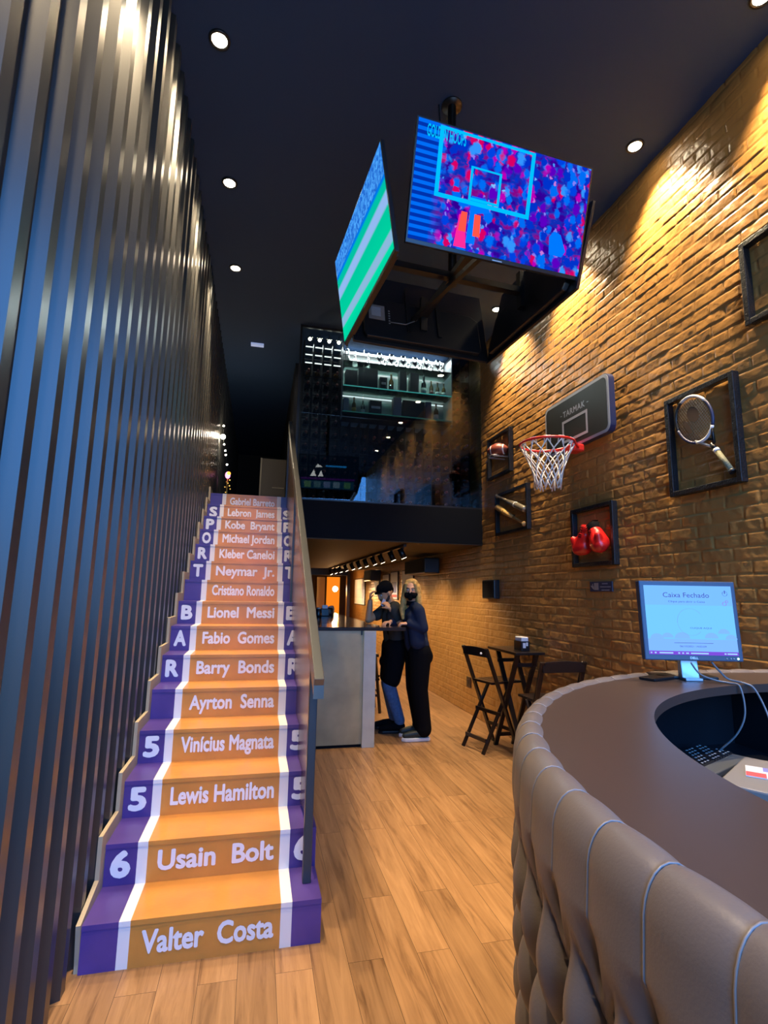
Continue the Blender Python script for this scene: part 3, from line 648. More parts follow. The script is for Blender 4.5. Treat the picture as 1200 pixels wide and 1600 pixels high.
for x in (0.48, 0.605, 0.73, 0.855):
    t = thing('cellar_lamp', 'small round lamp at the top of the left bottle rack, behind the glass', 'lamp', (x, 6.34, CZ-0.05), 'small lamps over the left bottle rack')
    MB().lathe([(0.03, CZ-0.05), (0.04, CZ-0.07)], 16, Matrix.Translation((x, 6.34, 0))).build('housing', M['chrome'], t); MB().tube([(x, 6.34, CZ-0.052), (x, 6.34, CZ)], 0.006, 8).build('stem', M['black'], t); MB().ball((x, 6.34, CZ-0.085), 0.022, 12, 8).build('bulb', M['lamp_small'], t)
for xc, sx in ((0.66, 0.45), (1.68, 1.4)):
    l = D.lights.new('cellar_led', 'AREA'); l.shape = 'RECTANGLE'; l.size = sx; l.size_y = 0.10; l.energy = LED_W*(1 if sx > 1 else 0.28); l.color = (1.0, 0.92, 0.80)
    o = D.objects.new('cellar_led', l); COL.objects.link(o); o.location = (xc, 6.50, CZ-0.09)
gp = {}
def goblet(x, y, z):
    if 'g' not in gp:
        t = thing('wine_glass', 'stemmed wine glass on the brightly lit top display shelf', 'wine glass', (0, 0, 0), 'stemmed glasses on the top display shelf')
        MB().lathe([(0.0001, 0), (0.032, 0.001), (0.004, 0.008), (0.0035, 0.07)], 12).build('stem', M['stemware'], t)
        MB().lathe([(0.0035, 0.07), (0.030, 0.10), (0.036, 0.14), (0.028, 0.185)], 12).build('bowl', M['stemware'], t); gp['g'] = t; o = t
    else: o = copy_tree(gp['g'])
    o.location = (x, y, z)
for k in range(18): goblet(1.42+0.055*k, 6.42+0.07*(k % 3), 4.53)
for k, (x, lb) in enumerate(((1.10, 'wide glass decanter with a tall stopper, left end of the top display shelf'), (1.28, 'small glass decanter with a looped neck beside the wide decanter'))):
    t = thing('decanter', lb, 'decanter', (x, 6.48, 4.53)); s_ = 1.0 if k == 0 else 0.7
    MB().lathe([(0.0001, 0), (0.06*s_, 0), (0.085*s_, 0.02), (0.04*s_, 0.06), (0.015, 0.10), (0.012, 0.15), (0.02, 0.165)], 18, Matrix.Translation((x, 6.48, 4.53))).build('body', M['stemware'], t)
    MB().ball((x, 6.48, 4.53+0.18), 0.02, 12, 8).build('stopper', M['stemware'], t)
def gift(x0, x1, z, h, d, m, lb, stripe=None):
    t = thing('gift_box', lb, 'box', ((x0+x1)/2, 6.5, z)); MB().box((x0, 6.40, z), (x1, 6.40+d, z+h)).build('carton', m, t, bevel=0.002)
    if stripe: MB().box((x0+0.02, 6.3985, z+h*0.45), (x1-0.02, 6.3995, z+h*0.62)).build('front_label', M[stripe], t)
    return t
G = M['gift_box']; G2 = pm('slate_box', (0.05, 0.055, 0.06), 0.4); G3 = pm('pale_grey_box', (0.25, 0.25, 0.27), 0.5); G4 = pm('navy_box', (0.03, 0.035, 0.10), 0.5)
gift(0.97, 1.12, 4.19, 0.24, 0.12, G, 'short black box at the left end of the middle display shelf')
gift(1.14, 1.40, 4.19, 0.29, 0.14, G, 'wide tall black box on the middle display shelf')
gift(1.43, 1.53, 4.19, 0.19, 0.10, G, 'low black box with a pale label on the middle display shelf', 'label')
gift(1.70, 1.80, 4.19, 0.31, 0.10, G2, 'tall slate box left of its twin on the middle display shelf')
gift(1.85, 1.97, 4.19, 0.30, 0.10, G2, 'tall slate box right of its twin on the middle display shelf')
gift(0.95, 1.02, 3.84, 0.20, 0.08, G3, 'narrow pale box at the left end of the lowest display shelf')
gift(1.30, 1.46, 3.84, 0.20, 0.10, G, 'black box with pale front label on the lowest display shelf', 'label')
gift(1.62, 1.73, 3.84, 0.28, 0.10, G3, 'tall pale grey box in the middle of the lowest display shelf')
gift(1.75, 2.05, 3.84, 0.25, 0.12, G, 'wide black box beside the tall pale grey box')
gift(2.07, 2.15, 3.84, 0.26, 0.10, G4, 'narrow navy box at the right of the lowest display shelf')
def upright(x, z, m, lb, lab='label', s_=1.0):
    t = thing('liquor_bottle', lb, 'bottle', (x, 6.47, z)); mt = Matrix.Translation((x, 6.47, z)) @ Matrix.Scale(s_, 4)
    MB().lathe(bottle_geo(), 14, mt).build('glass_body', M[m], t); MB().lathe([(0.0378, 0.05), (0.0378, 0.12)], 14, mt).build('paper_label', M[lab], t)
upright(0.985, 4.53, 'stemware', 'frosted bottle at the left end of the top display shelf')
upright(1.60, 4.19, 'amber_bottle', 'amber bottle with bright foot between boxes on the middle shelf', 'stemware', 0.9)
upright(2.06, 4.19, 'bottle', 'dark bottle right of the slate boxes on the middle display shelf')
upright(2.17, 4.19, 'amber_bottle', 'first squat red-brown bottle near the right end of the middle shelf', 'maroon', 0.8)
upright(2.26, 4.19, 'amber_bottle', 'second squat red-brown bottle near the right end of the middle shelf', 'label', 0.75)
upright(2.35, 4.19, 'amber_bottle', 'last red-brown bottle at the right end of the middle shelf', 'label', 0.75)
upright(1.10, 3.84, 'amber_bottle', 'slim amber bottle beside the narrow pale box on the lowest shelf', 'gold', 0.8)
upright(1.22, 3.84, 'stemware', 'clear bottle with a figure-like stopper on the lowest display shelf', 'label', 0.7)
upright(2.24, 3.84, 'bottle', 'dark bottle with a big white label, right end of the lowest shelf', 'label', 0.9)

# upstairs glimpses
t = thing('string_lights', 'string of tiny white lights hanging over the stair top', 'string lights', (-0.60, 7.45, 4.0))
pts = [(-0.60, 7.45, 3.84), (-0.598, 7.45, 3.68), (-0.575, 7.45, 3.57), (-0.555, 7.45, 3.48), (-0.545, 7.45, 3.42), (-0.52, 7.45, 3.28), (-0.50, 7.45, 3.10), (-0.48, 7.45, 2.78)]
MB().tube([(-0.61, 7.45, 4.2)]+pts, 0.004, 6).build('wire', M['black'], t)
for k, p in enumerate(pts[:6]): MB().ball(p, 0.034 if k == 1 else 0.012, 10, 8).build('bulb', M['lamp' if k == 1 else 'bulb'], t)
l = D.lights.new('string_bulb', 'POINT'); l.energy = 9; l.color = (1.0, 0.82, 0.58); l.shadow_soft_size = 0.03; o = D.objects.new('string_bulb', l); COL.objects.link(o); o.location = (-0.52, 7.38, 3.68)
t = thing('ornament_lamp', 'small orange and violet glowing ornament at the top of the stairs', 'ornament', (-0.50, 7.45, 2.70))
MB().ball((-0.50, 7.45, 3.13), (0.035, 0.035, 0.05), 12, 10).build('globe', M['violet_glow'], t); MB().ball((-0.488, 7.43, 3.15), 0.026, 12, 10).build('flame', emit('orange_flame', (1.0, 0.35, 0.03), 4.0), t)
MB().tube([(-0.50, 7.45, 2.70), (-0.50, 7.45, 3.09)], 0.010, 8).build('stand', M['gold'], t)
for k in range(14):
    a = k*2.4; MB().ball((-0.49+0.055*math.cos(a)*(0.4+k/14), 7.44+0.03*math.sin(a), 3.06-0.026*k), 0.008, 6, 5).build('bead', emit('bead_glow_%d' % k, (1.0, 0.55, 0.12), 0.9 if k % 3 else 2.0) if k < 3 else D.materials['bead_glow_%d' % (k % 3)], t)
tag(MB().box((-0.02, 8.90, 2.70), (0.22, 8.99, 2.92)).build('sideboard', M['wood_black']), 'low dark cabinet against the khaki wall at the top of the stairs', 'cabinet')
tag(MB().box((0.14, 8.985, 3.28), (0.34, 8.999, 3.30)).build('wall_ledge', M['beige']), 'thin pale ledge on the khaki wall at the top of the stairs', 'shelf')

# ------------------------------------------------------------------ things on the brick wall
FX = 2.755
def wall_frame(label, ya, yb, za, zb, wd=0.034, dp=0.05):
    t = thing('open_frame', label, 'frame', (FX, (ya+yb)/2, (za+zb)/2), 'open black frames on the brick wall')
    x0, x1 = FX-dp, FX
    for nm, lo, hi in (('side_bar', (x0, ya, za), (x1, ya+wd, zb)), ('side_bar', (x0, yb-wd, za), (x1, yb, zb)), ('top_bar', (x0, ya+wd, zb-wd), (x1, yb-wd, zb)), ('bottom_bar', (x0, ya+wd, za), (x1, yb-wd, za+wd))):
        MB().box(lo, hi).build(nm, M['frame_black'], t, bevel=0.004)
    return t
wall_frame('largest open black frame, holding the tennis racket', 2.395, 2.945, 2.213, 2.90)
wall_frame('open black frame holding the red boxing gloves', 3.548, 4.125, 1.787, 2.30)
wall_frame('open black frame with the ball on a bracket inside it', 5.265, 5.87, 2.933, 3.455)
wall_frame('open black frame with two bats lying across it', 4.897, 5.67, 2.223, 2.72)
wall_frame('open black frame cut off by the right side of the photo', 1.75, 2.285, 3.12, 3.645)

def oriented(p, q, xhint):
    d = (Vector(q)-Vector(p)).normalized(); x = Vector(xhint); x = (x-d*x.dot(d)).normalized(); y = d.cross(x)
    m = Matrix((x, y, d)).transposed().to_4x4(); m.translation = Vector(p); return m
# tennis racket: z along the handle from butt to head, x out of the wall
butt, tip = Vector((2.705, 2.449, 2.282)), Vector((2.705, 2.790, 2.835))
mt = oriented(butt, tip, (-1, 0, 0)); RL = (tip-butt).length
t = thing('tennis_racket', 'tennis racket with white and blue head hanging inside the largest frame', 'tennis racket', butt)
hc, ha, hb = RL-0.172, 0.172, 0.134
ring = lambda k, n, ra=1.0: mt @ Vector((0, hb*ra*math.sin(2*PI*k/n), hc+ha*ra*math.cos(2*PI*k/n)))
for a0, a1, m_ in ((0, 14, 'white'), (14, 26, 'board_navy'), (26, 38, 'white'), (38, 50, 'board_navy'), (50, 64, 'black')):
    MB().tube([ring(k, 64) for k in range(a0, a1+1)], 0.010, 10).build('hoop_section', M[m_], t)
mb = MB()
for k in range(-7, 8):
    yv = k*0.0155; hz = ha*math.sqrt(max(0, 1-(yv/hb)**2)); mb.tube([mt @ Vector((0, yv, hc-hz)), mt @ Vector((0, yv, hc+hz))], 0.0011, 4)
for k in range(-9, 10):
    zv = k*0.0165; hy = hb*math.sqrt(max(0, 1-(zv/ha)**2)); mb.tube([mt @ Vector((0.001, -hy, hc+zv)), mt @ Vector((0.001, hy, hc+zv))], 0.0011, 4)
mb.build('strings', pm('string_gut', (0.50, 0.40, 0.24), 0.5), t)
mb = MB()
for cy, cz, ry, rz in ((0.018, 0.030, 0.042, 0.060), (-0.062, -0.005, 0.018, 0.060)):
    mb.add([mt @ Vector((0.0026, cy+ry*math.cos(2*PI*k/20), hc+cz+rz*math.sin(2*PI*k/20))) for k in range(20)], [tuple(range(20))])
mb.build('string_stencil', pm('brown_stencil', (0.08, 0.045, 0.025), 0.7), t)
for sg in (-1, 1):
    MB().tube([mt @ Vector((0, sg*0.075, hc-0.128)), mt @ Vector((0, sg*0.045, hc-0.185)), mt @ Vector((0, sg*0.014, 0.235))], 0.009, 8).build('throat_arm', M['silver' if sg < 0 else 'black'], t)
MB().tube([mt @ Vector((0, 0, 0.245)), mt @ Vector((0, 0, 0.19))], 0.013, 10).build('shaft', M['black'], t)
MB().tube([mt @ Vector((0, 0, 0.195)), mt @ Vector((0, 0, 0.175))], 0.0185, 12).build('grip_collar', M['white'], t)
MB().tube([mt @ Vector((0, 0, 0.178)), mt @ Vector((0, 0, 0.012))], [0.0155, 0.0165], 12).build('grip', pm('olive_grip', (0.22, 0.21, 0.12), 0.6, bump=(120, 0.4)), t)
MB().tube([mt @ Vector((0, 0, 0.014)), mt @ Vector((0, 0, -0.004))], 0.020, 12).build('butt_cap', M['black_plastic'], t)
MB().bar((FX+0.004, 2.62, 2.535), (2.708, 2.62, 2.535), 0.012, 0.012).build('wall_hook', M['black'], t)

# boxing gloves
def glove(label, c, sgn):
    c = Vector(c); t = thing('boxing_glove', label, 'boxing glove', c, 'pair of red boxing gloves')
    up_ = Vector((0.02, -sgn*0.035, 0.155)) + Vector((0, 0, 0))
    wr = c + Vector((0.0, -sgn*0.04, 0.095))
    blob('padded_fist', M['glove'], t, [(c+Vector((0, sgn*0.025, -0.025)), 0.077, c+Vector((0, -sgn*0.02, 0.055)), 0.060), (c+Vector((-0.035, sgn*0.06, -0.02)), 0.040, c+Vector((-0.05, sgn*0.072, 0.03)), 0.030), (c+Vector((-0.015, sgn*0.045, -0.045)), 0.064, c+Vector((0, sgn*0.0, -0.04)), 0.066)], voxel=0.007, smooth=8)
    ax = (wr-c).normalized()
    m = oriented(c+ax*0.07, c+ax*0.15, (1, 0, 0)); MB().lathe([(0.046, 0), (0.047, 0.03), (0.051, 0.075), (0.047, 0.078), (0.042, 0.05)], 18, m).build('cuff', M['glove'] if sgn > 0 else M['black_cloth'], t)
    mb = MB()
    for k in range(5):
        p = c+ax*(0.045+0.02*k); mb.tube([p+Vector((-0.055, -0.022, 0)), p+Vector((-0.062, 0, 0.006)), p+Vector((-0.055, 0.022, 0))], 0.003, 5)
    mb.build('laces', M['black_cloth'], t)
    MB().tube([c+ax*0.14, (2.70, 3.80, 2.165), (FX, 3.80, 2.17)], 0.004, 6).build('hanging_cord', M['black_cloth'], t)
glove('red boxing glove hanging on the left in the frame, laces outward', (2.665, 3.875, 1.985), 1)
glove('red boxing glove hanging on the right in the frame, padded fist outward', (2.655, 3.675, 1.99), -1)

# football on its bracket
c = Vector((2.65, 5.44, 3.215)); ax = Vector((-0.62, 0.62, 0.0)).normalized()
t = thing('football', 'maroon leather football with a white stripe on a bracket inside the frame', 'ball', c)
m = oriented(c, c+ax, (0, 0, 1))
pf = [(max(1e-4, 0.080*(1-abs(u)**1.9)**0.80), 0.135*u) for u in [-1+2*k/20 for k in range(21)]]
MB().lathe(pf, 22, m).build('leather_body', M['maroon'], t)
for u in (-0.55, 0.55): MB().lathe([(0.0815*(1-abs(u+d)**1.9)**0.80, 0.135*(u+d)) for d in (-0.05, 0, 0.05)], 22, m).build('stripe', M['white'], t)
mb = MB()
for k in range(5): mb.bar(m @ Vector((0.079, -0.012, -0.03+0.015*k)), m @ Vector((0.079, 0.012, -0.03+0.015*k)), 0.004, 0.004)
mb.build('laces', M['white'], t)
t = thing('ball_bracket', 'thin pale bracket under the football on the brick wall', 'bracket', (FX, 5.44, 3.125))
MB().box((2.56, 5.37, 3.120), (FX+0.006, 5.39, 3.130)).build('arm', M['silver'], t); MB().box((2.56, 5.49, 3.120), (FX+0.006, 5.51, 3.130)).build('arm', M['silver'], t)
MB().tube([(2.60+0.05*math.cos(k*PI/8), 5.44+0.06*math.sin(k*PI/8), 3.140) for k in range(16)], 0.005, 6, closed=True).build('cradle_ring', M['silver'], t)

# bats
def bat(label, thick, thin, mh, mb_):
    thick, thin = Vector(thick), Vector(thin); m = oriented(thick, thin, (-1, 0, 0)); L = (thin-thick).length
    t = thing('baseball_bat', label, 'bat', thick)
    MB().lathe([(0.0001, 0), (0.030, 0.002), (0.034, 0.02), (0.034, L*0.28), (0.026, L*0.45), (0.016, L*0.62)], 16, m).build('barrel', mb_, t)
    MB().lathe([(0.016, L*0.62), (0.0135, L*0.75), (0.014, L*0.965), (0.026, L*0.975), (0.024, L), (0.0001, L)], 16, m).build('handle', mh, t)
    MB().lathe([(0.0355, L*0.285), (0.0355, L*0.31)], 16, m).build('ring_band', M['white'] if mb_ is not M['bat_wood'] else M['gold'], t)
    p = thick.lerp(thin, 0.5); MB().bar(p, (FX+0.006, p.y, p.z), 0.014, 0.014).build('wall_hook', M['black'], t)
bat('bronze-grey bat with its thin handle up, upper of the two in the frame', (2.70, 4.93, 2.435), (2.70, 5.60, 2.70), M['bat_dark'], M['bat_dark'])
bat('natural wood bat with its thick end up, lower of the two in the frame', (2.70, 5.59, 2.56), (2.70, 4.95, 2.28), M['bat_wood'], M['bat_wood'])

# basketball hoop
hp = thing('basketball_hoop', 'basketball hoop with charcoal backboard, red rim and white net on the brick wall', 'basketball hoop', (2.70, 3.94, 3.09))
def rr(y0, y1, z0, z1, r, n=6):
    P = []
    for cy, cz, a in ((y1-r, z1-r, 0), (y0+r, z1-r, PI/2), (y0+r, z0+r, PI), (y1-r, z0+r, 3*PI/2)):
        P += [(cy+r*math.cos(a+PI/2*k/n), cz+r*math.sin(a+PI/2*k/n)) for k in range(n+1)]
    return P
by0, by1, bz0, bz1 = 3.455, 4.42, 2.845, 3.345
MB().prism(rr(by0, by1, bz0, bz1, 0.065), 'X', 2.664, 2.715).build('backboard', M['board_navy'], hp)
MB().prism(rr(by0+0.004, by1-0.004, bz0+0.004, bz1-0.004, 0.063), 'X', 2.6615, 2.6638).build('border', M['board_grey'], hp)
MB().prism(rr(by0+0.032, by1-0.028, bz0+0.028, bz1-0.030, 0.045), 'X', 2.6595, 2.6614).build('board_face', M['board'], hp)
mb = MB(); ya, yb, za, zb, tk = 3.745, 4.125, 2.915, 3.125, 0.024
for lo, hi in (((ya, za), (ya+tk, zb)), ((yb-tk, za), (yb, zb)), ((ya+tk, za), (yb-tk, za+tk)), ((ya+tk, zb-tk), (yb-tk, zb))): mb.box((2.6585, lo[0], lo[1]), (2.6594, hi[0], hi[1]))
mb.build('target_square', M['board_grey'], hp)
mb = MB(); text(mb, 'TARMAK', (2.6588, 4.105, 3.158), (0, -1, 0), (0, 0, 1), w=0.33, h=0.058, bold=0.03, spacing=1.15)
for yy in (4.135, 3.735): mb.box((2.6585, yy-0.012, 3.182), (2.6592, yy+0.012, 3.188))
mb.build('lettering', M['board_grey'], hp)
rc = Vector((2.335, 3.86, 2.815)); RR = 0.225
MB().tube([rc+Vector((RR*math.cos(2*PI*k/40), RR*math.sin(2*PI*k/40), 0)) for k in range(40)], 0.011, 10, closed=True).build('rim', M['red'], hp)
mb = MB(); mb.box((2.54, 3.80, 2.765), (2.659, 3.92, 2.83)); mb.build('rim_bracket', M['red'], hp, bevel=0.012)
for sy in (-1, 1): MB().bar((2.60, 3.86+sy*0.055, 2.80), (rc.x+RR*0.6, rc.y+sy*RR*0.78, 2.812), 0.018, 0.018).build('rim_stay', M['red'], hp)
mb = MB(); nN = 12
def npt(k, lev):
    u = lev/5.0; r = RR*(1-u) + 0.098*u + 0.02*math.sin(PI*u)*-1; return rc+Vector((r*math.cos(2*PI*k/nN), r*math.sin(2*PI*k/nN), -0.012-0.36*u))
for k in range(nN):
    for s_ in (-1, 1):
        P = [npt(k+s_*0.5*lv, lv) for lv in range(6)]
        if k % 2: P[-1] += Vector((0.012*s_, 0.01, -0.02))
        mb.tube(P, 0.0055, 5)
    a = npt(k-0.25, 0); mb.tube([npt(k-0.22, 0.4), npt(k-0.2, -0.05)+Vector((0, 0, 0.02)), npt(k+0.2, -0.05)+Vector((0, 0, 0.02)), npt(k+0.22, 0.4)], 0.0045, 5)
mb.build('net', M['net'], hp)

# sign, small speaker, outlet, cable stub
sg = thing('wall_sign', 'small dark blue sign with white pictogram below the boxing glove frame', 'sign', (2.752, 3.795, 1.617))
MB().box((2.748, 3.650, 1.577), (2.760, 3.940, 1.659)).build('plate', pm('sign_navy', (0.035, 0.04, 0.075), 0.4), sg, bevel=0.002)
mb = MB(); mb.box((2.7472, 3.822, 1.590), (2.748, 3.880, 1.648)); mb.build('pictogram', M['silver'], sg)
mb = MB(); mb.prism([(3.885, 1.592), (3.905, 1.605), (3.925, 1.622), (3.915, 1.628), (3.905, 1.622), (3.905, 1.642), (3.897, 1.642), (3.893, 1.622), (3.886, 1.622)], 'X', 2.7472, 2.748); mb.build('hand_symbol', M['silver'], sg)
mb = MB()
for z, a, b in ((1.640, 3.705, 3.775), (1.614, 3.668, 3.802), (1.588, 3.685, 3.785)):
    yy = a
    random.seed(int(z*1000))
    while yy < b:
        wv = random.uniform(0.008, 0.014); mb.box((2.7472, yy, z-0.004), (2.748, min(b, yy+wv), z+0.006)); yy += wv+0.0035
mb.build('small_lines', M['silver'], sg)
sp = thing('flush_speaker', 'small flat black speaker on the bricks right of the mezzanine edge', 'speaker', (2.75, 5.855, 1.60))
MB().box((2.69, 5.685, 1.488), (2.762, 6.02, 1.712)).build('cabinet', M['black_plastic'], sp, bevel=0.008); MB().box((2.684, 5.70, 1.503), (2.6905, 6.005, 1.697)).build('grille', M['black_matte'], sp)
ot = thing('wall_outlet', 'brown wall outlet low on the bricks behind the bar chairs', 'outlet', (2.76, 6.62, 0.40))
MB().box((2.746, 6.555, 0.335), (2.764, 6.685, 0.465)).build('cover_plate', pm('brown_plastic', (0.05, 0.03, 0.018), 0.4), ot, bevel=0.004); MB().box((2.741, 6.59, 0.37), (2.7465, 6.65, 0.43)).build('socket', M['black_plastic'], ot)
def box_speaker(label, y0, y1, z0, z1, x0, x1):
    t = thing('box_speaker', label, 'speaker', (2.75, (y0+y1)/2, (z0+z1)/2), 'box speakers under the mezzanine')
    MB().box((x0, y0, z0), (x1, y1, z1)).build('cabinet', M['black_plastic'], t, bevel=0.015); MB().box((x0-0.006, y0+0.03, z0+0.02), (x0+0.002, y1-0.03, z1-0.02)).build('grille', M['black_matte'], t)
    MB().box((x1-0.02, (y0+y1)/2-0.06, (z0+z1)/2-0.05), (2.762, (y0+y1)/2+0.06, (z0+z1)/2+0.05)).build('wall_bracket', M['black'], t)
box_speaker('large black box speaker high on the bricks above the blonde woman', 7.62, 8.75, 1.845, 2.085, 2.46, 2.70)
box_speaker('smaller black box speaker farther along the bricks, near the lit posters', 11.6, 12.35, 1.80, 2.05, 2.46, 2.70)
def poster(label, y0, y1, z0, z1, top, mid, low):
    t = thing('poster', label, 'poster', (2.755, (y0+y1)/2, (z0+z1)/2), 'lit posters on the brick wall under the mezzanine')
    MB().box((2.738, y0, z0), (2.764, y1, z1)).build('frame', M['frame_black'], t)
    MB().box((2.735, y0+0.03, z0+0.02), (2.7385, y1-0.03, z1-0.02)).build('sheet', pm('poster_paper', top, 0.5), t)
    MB().box((2.733, y0+0.10, z0+(z1-z0)*0.25), (2.7352, y1-0.10, z0+(z1-z0)*0.62)).build('printed_figure', pm('poster_print', mid, 0.5), t)
    MB().box((2.7335, y0+0.05, z0+0.05), (2.7352, y1-0.05, z0+(z1-z0)*0.18)).build('printed_band', pm('poster_band', low, 0.5), t)
poster('nearest lit poster, white and purple, just below the large box speaker', 9.15, 9.92, 1.40, 1.98, (0.7, 0.7, 0.75), (0.2, 0.05, 0.2), (0.4, 0.1, 0.4))
poster('tall lit poster of blue and red figures, second along the wall', 10.24, 10.84, 1.40, 1.98, (0.6, 0.65, 0.75), (0.15, 0.18, 0.4), (0.5, 0.08, 0.1))
poster('small white lit poster above the dark cap, third along the wall', 10.98, 11.60, 1.55, 1.95, (0.75, 0.78, 0.85), (0.1, 0.12, 0.2), (0.5, 0.5, 0.6))
poster('pale lit poster partly behind the smaller speaker, fourth along the wall', 11.95, 12.45, 1.45, 1.95, (0.6, 0.65, 0.65), (0.1, 0.1, 0.12), (0.4, 0.4, 0.4))
poster('narrow bright white poster, farthest along the wall', 13.6, 15.1, 1.20, 1.92, (0.85, 0.85, 0.85), (0.75, 0.75, 0.78), (0.8, 0.8, 0.8))

# track lights under the mezzanine
tr = thing('light_track', 'black track rail under the low ceiling', 'light track', (1.80, 10.0, MZ0-0.012))
MB().box((1.78, 6.40, MZ0-0.045), (1.82, 13.8, MZ0-0.012)).build('rail', M['black'], tr)
hy = [6.55, 7.1, 7.75, 8.3, 8.95, 9.6, 10.3, 11.1, 11.9, 12.7, 13.5]
for k, yy in enumerate(hy):
    t = thing('track_spotlight', ('nearest' if k == 0 else 'second' if k == 1 else 'third' if k == 2 else 'small') + (' black spotlight on the track, counting from the mezzanine edge' if k < 3 else ' black spotlight farther along the track, aimed at the bricks'), 'spotlight', (1.80, yy, MZ0-0.045), 'spotlights on the track')
    MB().bar((1.80, yy, MZ0-0.045), (1.80, yy, MZ0-0.10), 0.025, 0.04).build('arm', M['black'], t)
    d = Vector((0.42, -0.06, -0.90)).normalized(); p = Vector((1.80, yy, MZ0-0.115))
    MB().tube([p-d*0.06, p+d*0.075], [0.036, 0.040], 14).build('barrel', M['black'], t)
    MB().tube([p+d*0.0745, p+d*0.077], 0.033, 14).build('lens', M['lamp_small'], t)
    if k % 2 == 0 or k > 5:
        l = D.lights.new('track_lamp', 'SPOT'); l.energy = TRACK_W; l.color = WARM; l.spot_size = math.radians(108); l.spot_blend = 0.6; l.shadow_soft_size = 0.03
        o = D.objects.new('track_lamp', l); COL.objects.link(o); o.parent = t; o.location = Vector(p+d*0.085)-Vector(t.location); o.rotation_euler = d.to_track_quat('-Z', 'Y').to_euler()

# far end of the bar: dark header, amber light box, pale screen
struct(MB().box((0.42, 13.95, 1.98), (2.35, 14.15, MZ0-0.012)).build('trim_2', M['wood_black']))
struct(MB().box((2.32, 13.95, 0), (2.40, 14.15, 2.0)).build('trim_3', M['wood_black']))
am = thing('amber_lamp', 'glowing amber lamp panel at the far end of the bar', 'lamp', (2.08, 14.6, 0))
MB().box((1.86, 14.6, 0.80), (2.22, 14.64, 1.95)).build('amber_panel', M['amber_glow'], am); MB().ball((2.08, 14.50, 1.62), 0.075, 14, 10).build('bulb', M['bulb'], am)
MB().box((1.92, 14.56, 0.0), (2.20, 14.70, 0.80)).build('stand', M['wood_black'], am); MB().tube([(2.08, 14.50, 1.62), (2.08, 14.60, 1.62)], 0.015, 8).build('bulb_arm', M['gold'], am)
l = D.lights.new('amber_light', 'POINT'); l.energy = 25; l.color = (1, 0.5, 0.15); l.shadow_soft_size = 0.08; o = D.objects.new('amber_light', l); COL.objects.link(o); o.location = (2.08, 14.35, 1.5)
tag(MB().box((1.62, 14.9, 0), (1.84, 14.95, 1.95)).build('slatted_screen', pm('pale_straw', (0.45, 0.38, 0.24), 0.6)), 'pale upright screen left of the amber lamp', 'screen')

# ------------------------------------------------------------------ bar counter
bc = thing('bar_counter', 'bar counter with cement-grey front and dark worktop in front of the two people', 'bar counter', (0.9, 5.40, 0))
MB().box((0.43, 5.41, 0.03), (1.09, 5.47, 1.142)).build('front_panel', M['concrete'], bc)
MB().box((0.43, 5.43, 0.0), (1.09, 5.47, 0.03)).build('kickboard', M['black_matte'], bc)
MB().box((1.088, 5.38, 0.0), (1.216, 5.52, 1.142)).build('end_panel', M['grey_panel'], bc, bevel=0.002)
MB().box((1.02, 5.52, 0.0), (1.09, 12.0, 1.142)).build('side_panel', M['concrete'], bc)
MB().prism([(0.43, 5.40), (0.9, 5.40), (1.54, 5.40), (1.54, 5.66), (1.32, 5.70), (1.32, 12.0), (0.43, 12.0)], 'Z', 1.142, 1.178).build('worktop', M['stone'], bc, bevel=0.003)
MB().box((1.06, 5.398, 1.10), (1.075, 5.412, 1.142)).build('bracket', M['black'], bc)
tp = 1.178
t = thing('napkin_dispenser', 'dark napkin holder with white napkins on the bar worktop', 'napkin holder', (0.98, 7.9, tp))
MB().box((0.92, 7.85, tp), (1.05, 7.95, tp+0.11)).build('holder', M['black_plastic'], t, bevel=0.01); MB().box((0.945, 7.87, tp+0.10), (1.025, 7.93, tp+0.16)).build('napkins', M['white'], t)
for x, y, lb, m in ((1.12, 8.3, 'dark sauce jar right of the napkin holder on the bar worktop', 'black_plastic'), (1.20, 8.7, 'steel sugar pot farther along the bar worktop', 'silver'), (0.86, 7.6, 'short dark pot left of the napkin holder on the bar worktop', 'black_plastic')):
    t = thing('condiment_jar', lb, 'jar', (x, y, tp)); MB().lathe([(0.0001, 0), (0.045, 0), (0.05, 0.03), (0.045, 0.10), (0.03, 0.115)], 18, Matrix.Translation((x, y, tp))).build('pot', M[m], t); MB().lathe([(0.034, 0.112), (0.034, 0.13), (0.0001, 0.135)], 18, Matrix.Translation((x, y, tp))).build('lid', M['silver'], t)
def bar_stool(x, y, label):
    t = thing('bar_stool', label, 'stool', (x, y, 0), 'stools under the bar overhang')
    MB().box((x-0.17, y-0.16, 0.70), (x+0.17, y+0.16, 0.74)).build('seat', M['wood_black'], t, bevel=0.01)
    for a, b in ((-1, -1), (1, -1), (1, 1), (-1, 1)): MB().bar((x+a*0.19, y+b*0.17, 0), (x+a*0.13, y+b*0.12, 0.70), 0.03, 0.03).build('leg', M['wood_black'], t)
    for z in (0.22, 0.42):
        for b in (-1, 1): MB().bar((x-0.18, y+b*0.155, z), (x+0.18, y+b*0.155, z), 0.02, 0.03).build('stretcher', M['wood_black'], t)
        for a in (-1, 1): MB().bar((x+a*0.175, y-0.155, z+0.04), (x+a*0.175, y+0.155, z+0.04), 0.02, 0.03).build('stretcher', M['wood_black'], t)
bar_stool(1.42, 7.0, 'dark bar stool behind the two people, nearest under the bar overhang')
bar_stool(1.45, 8.0, 'second dark bar stool farther under the bar overhang')

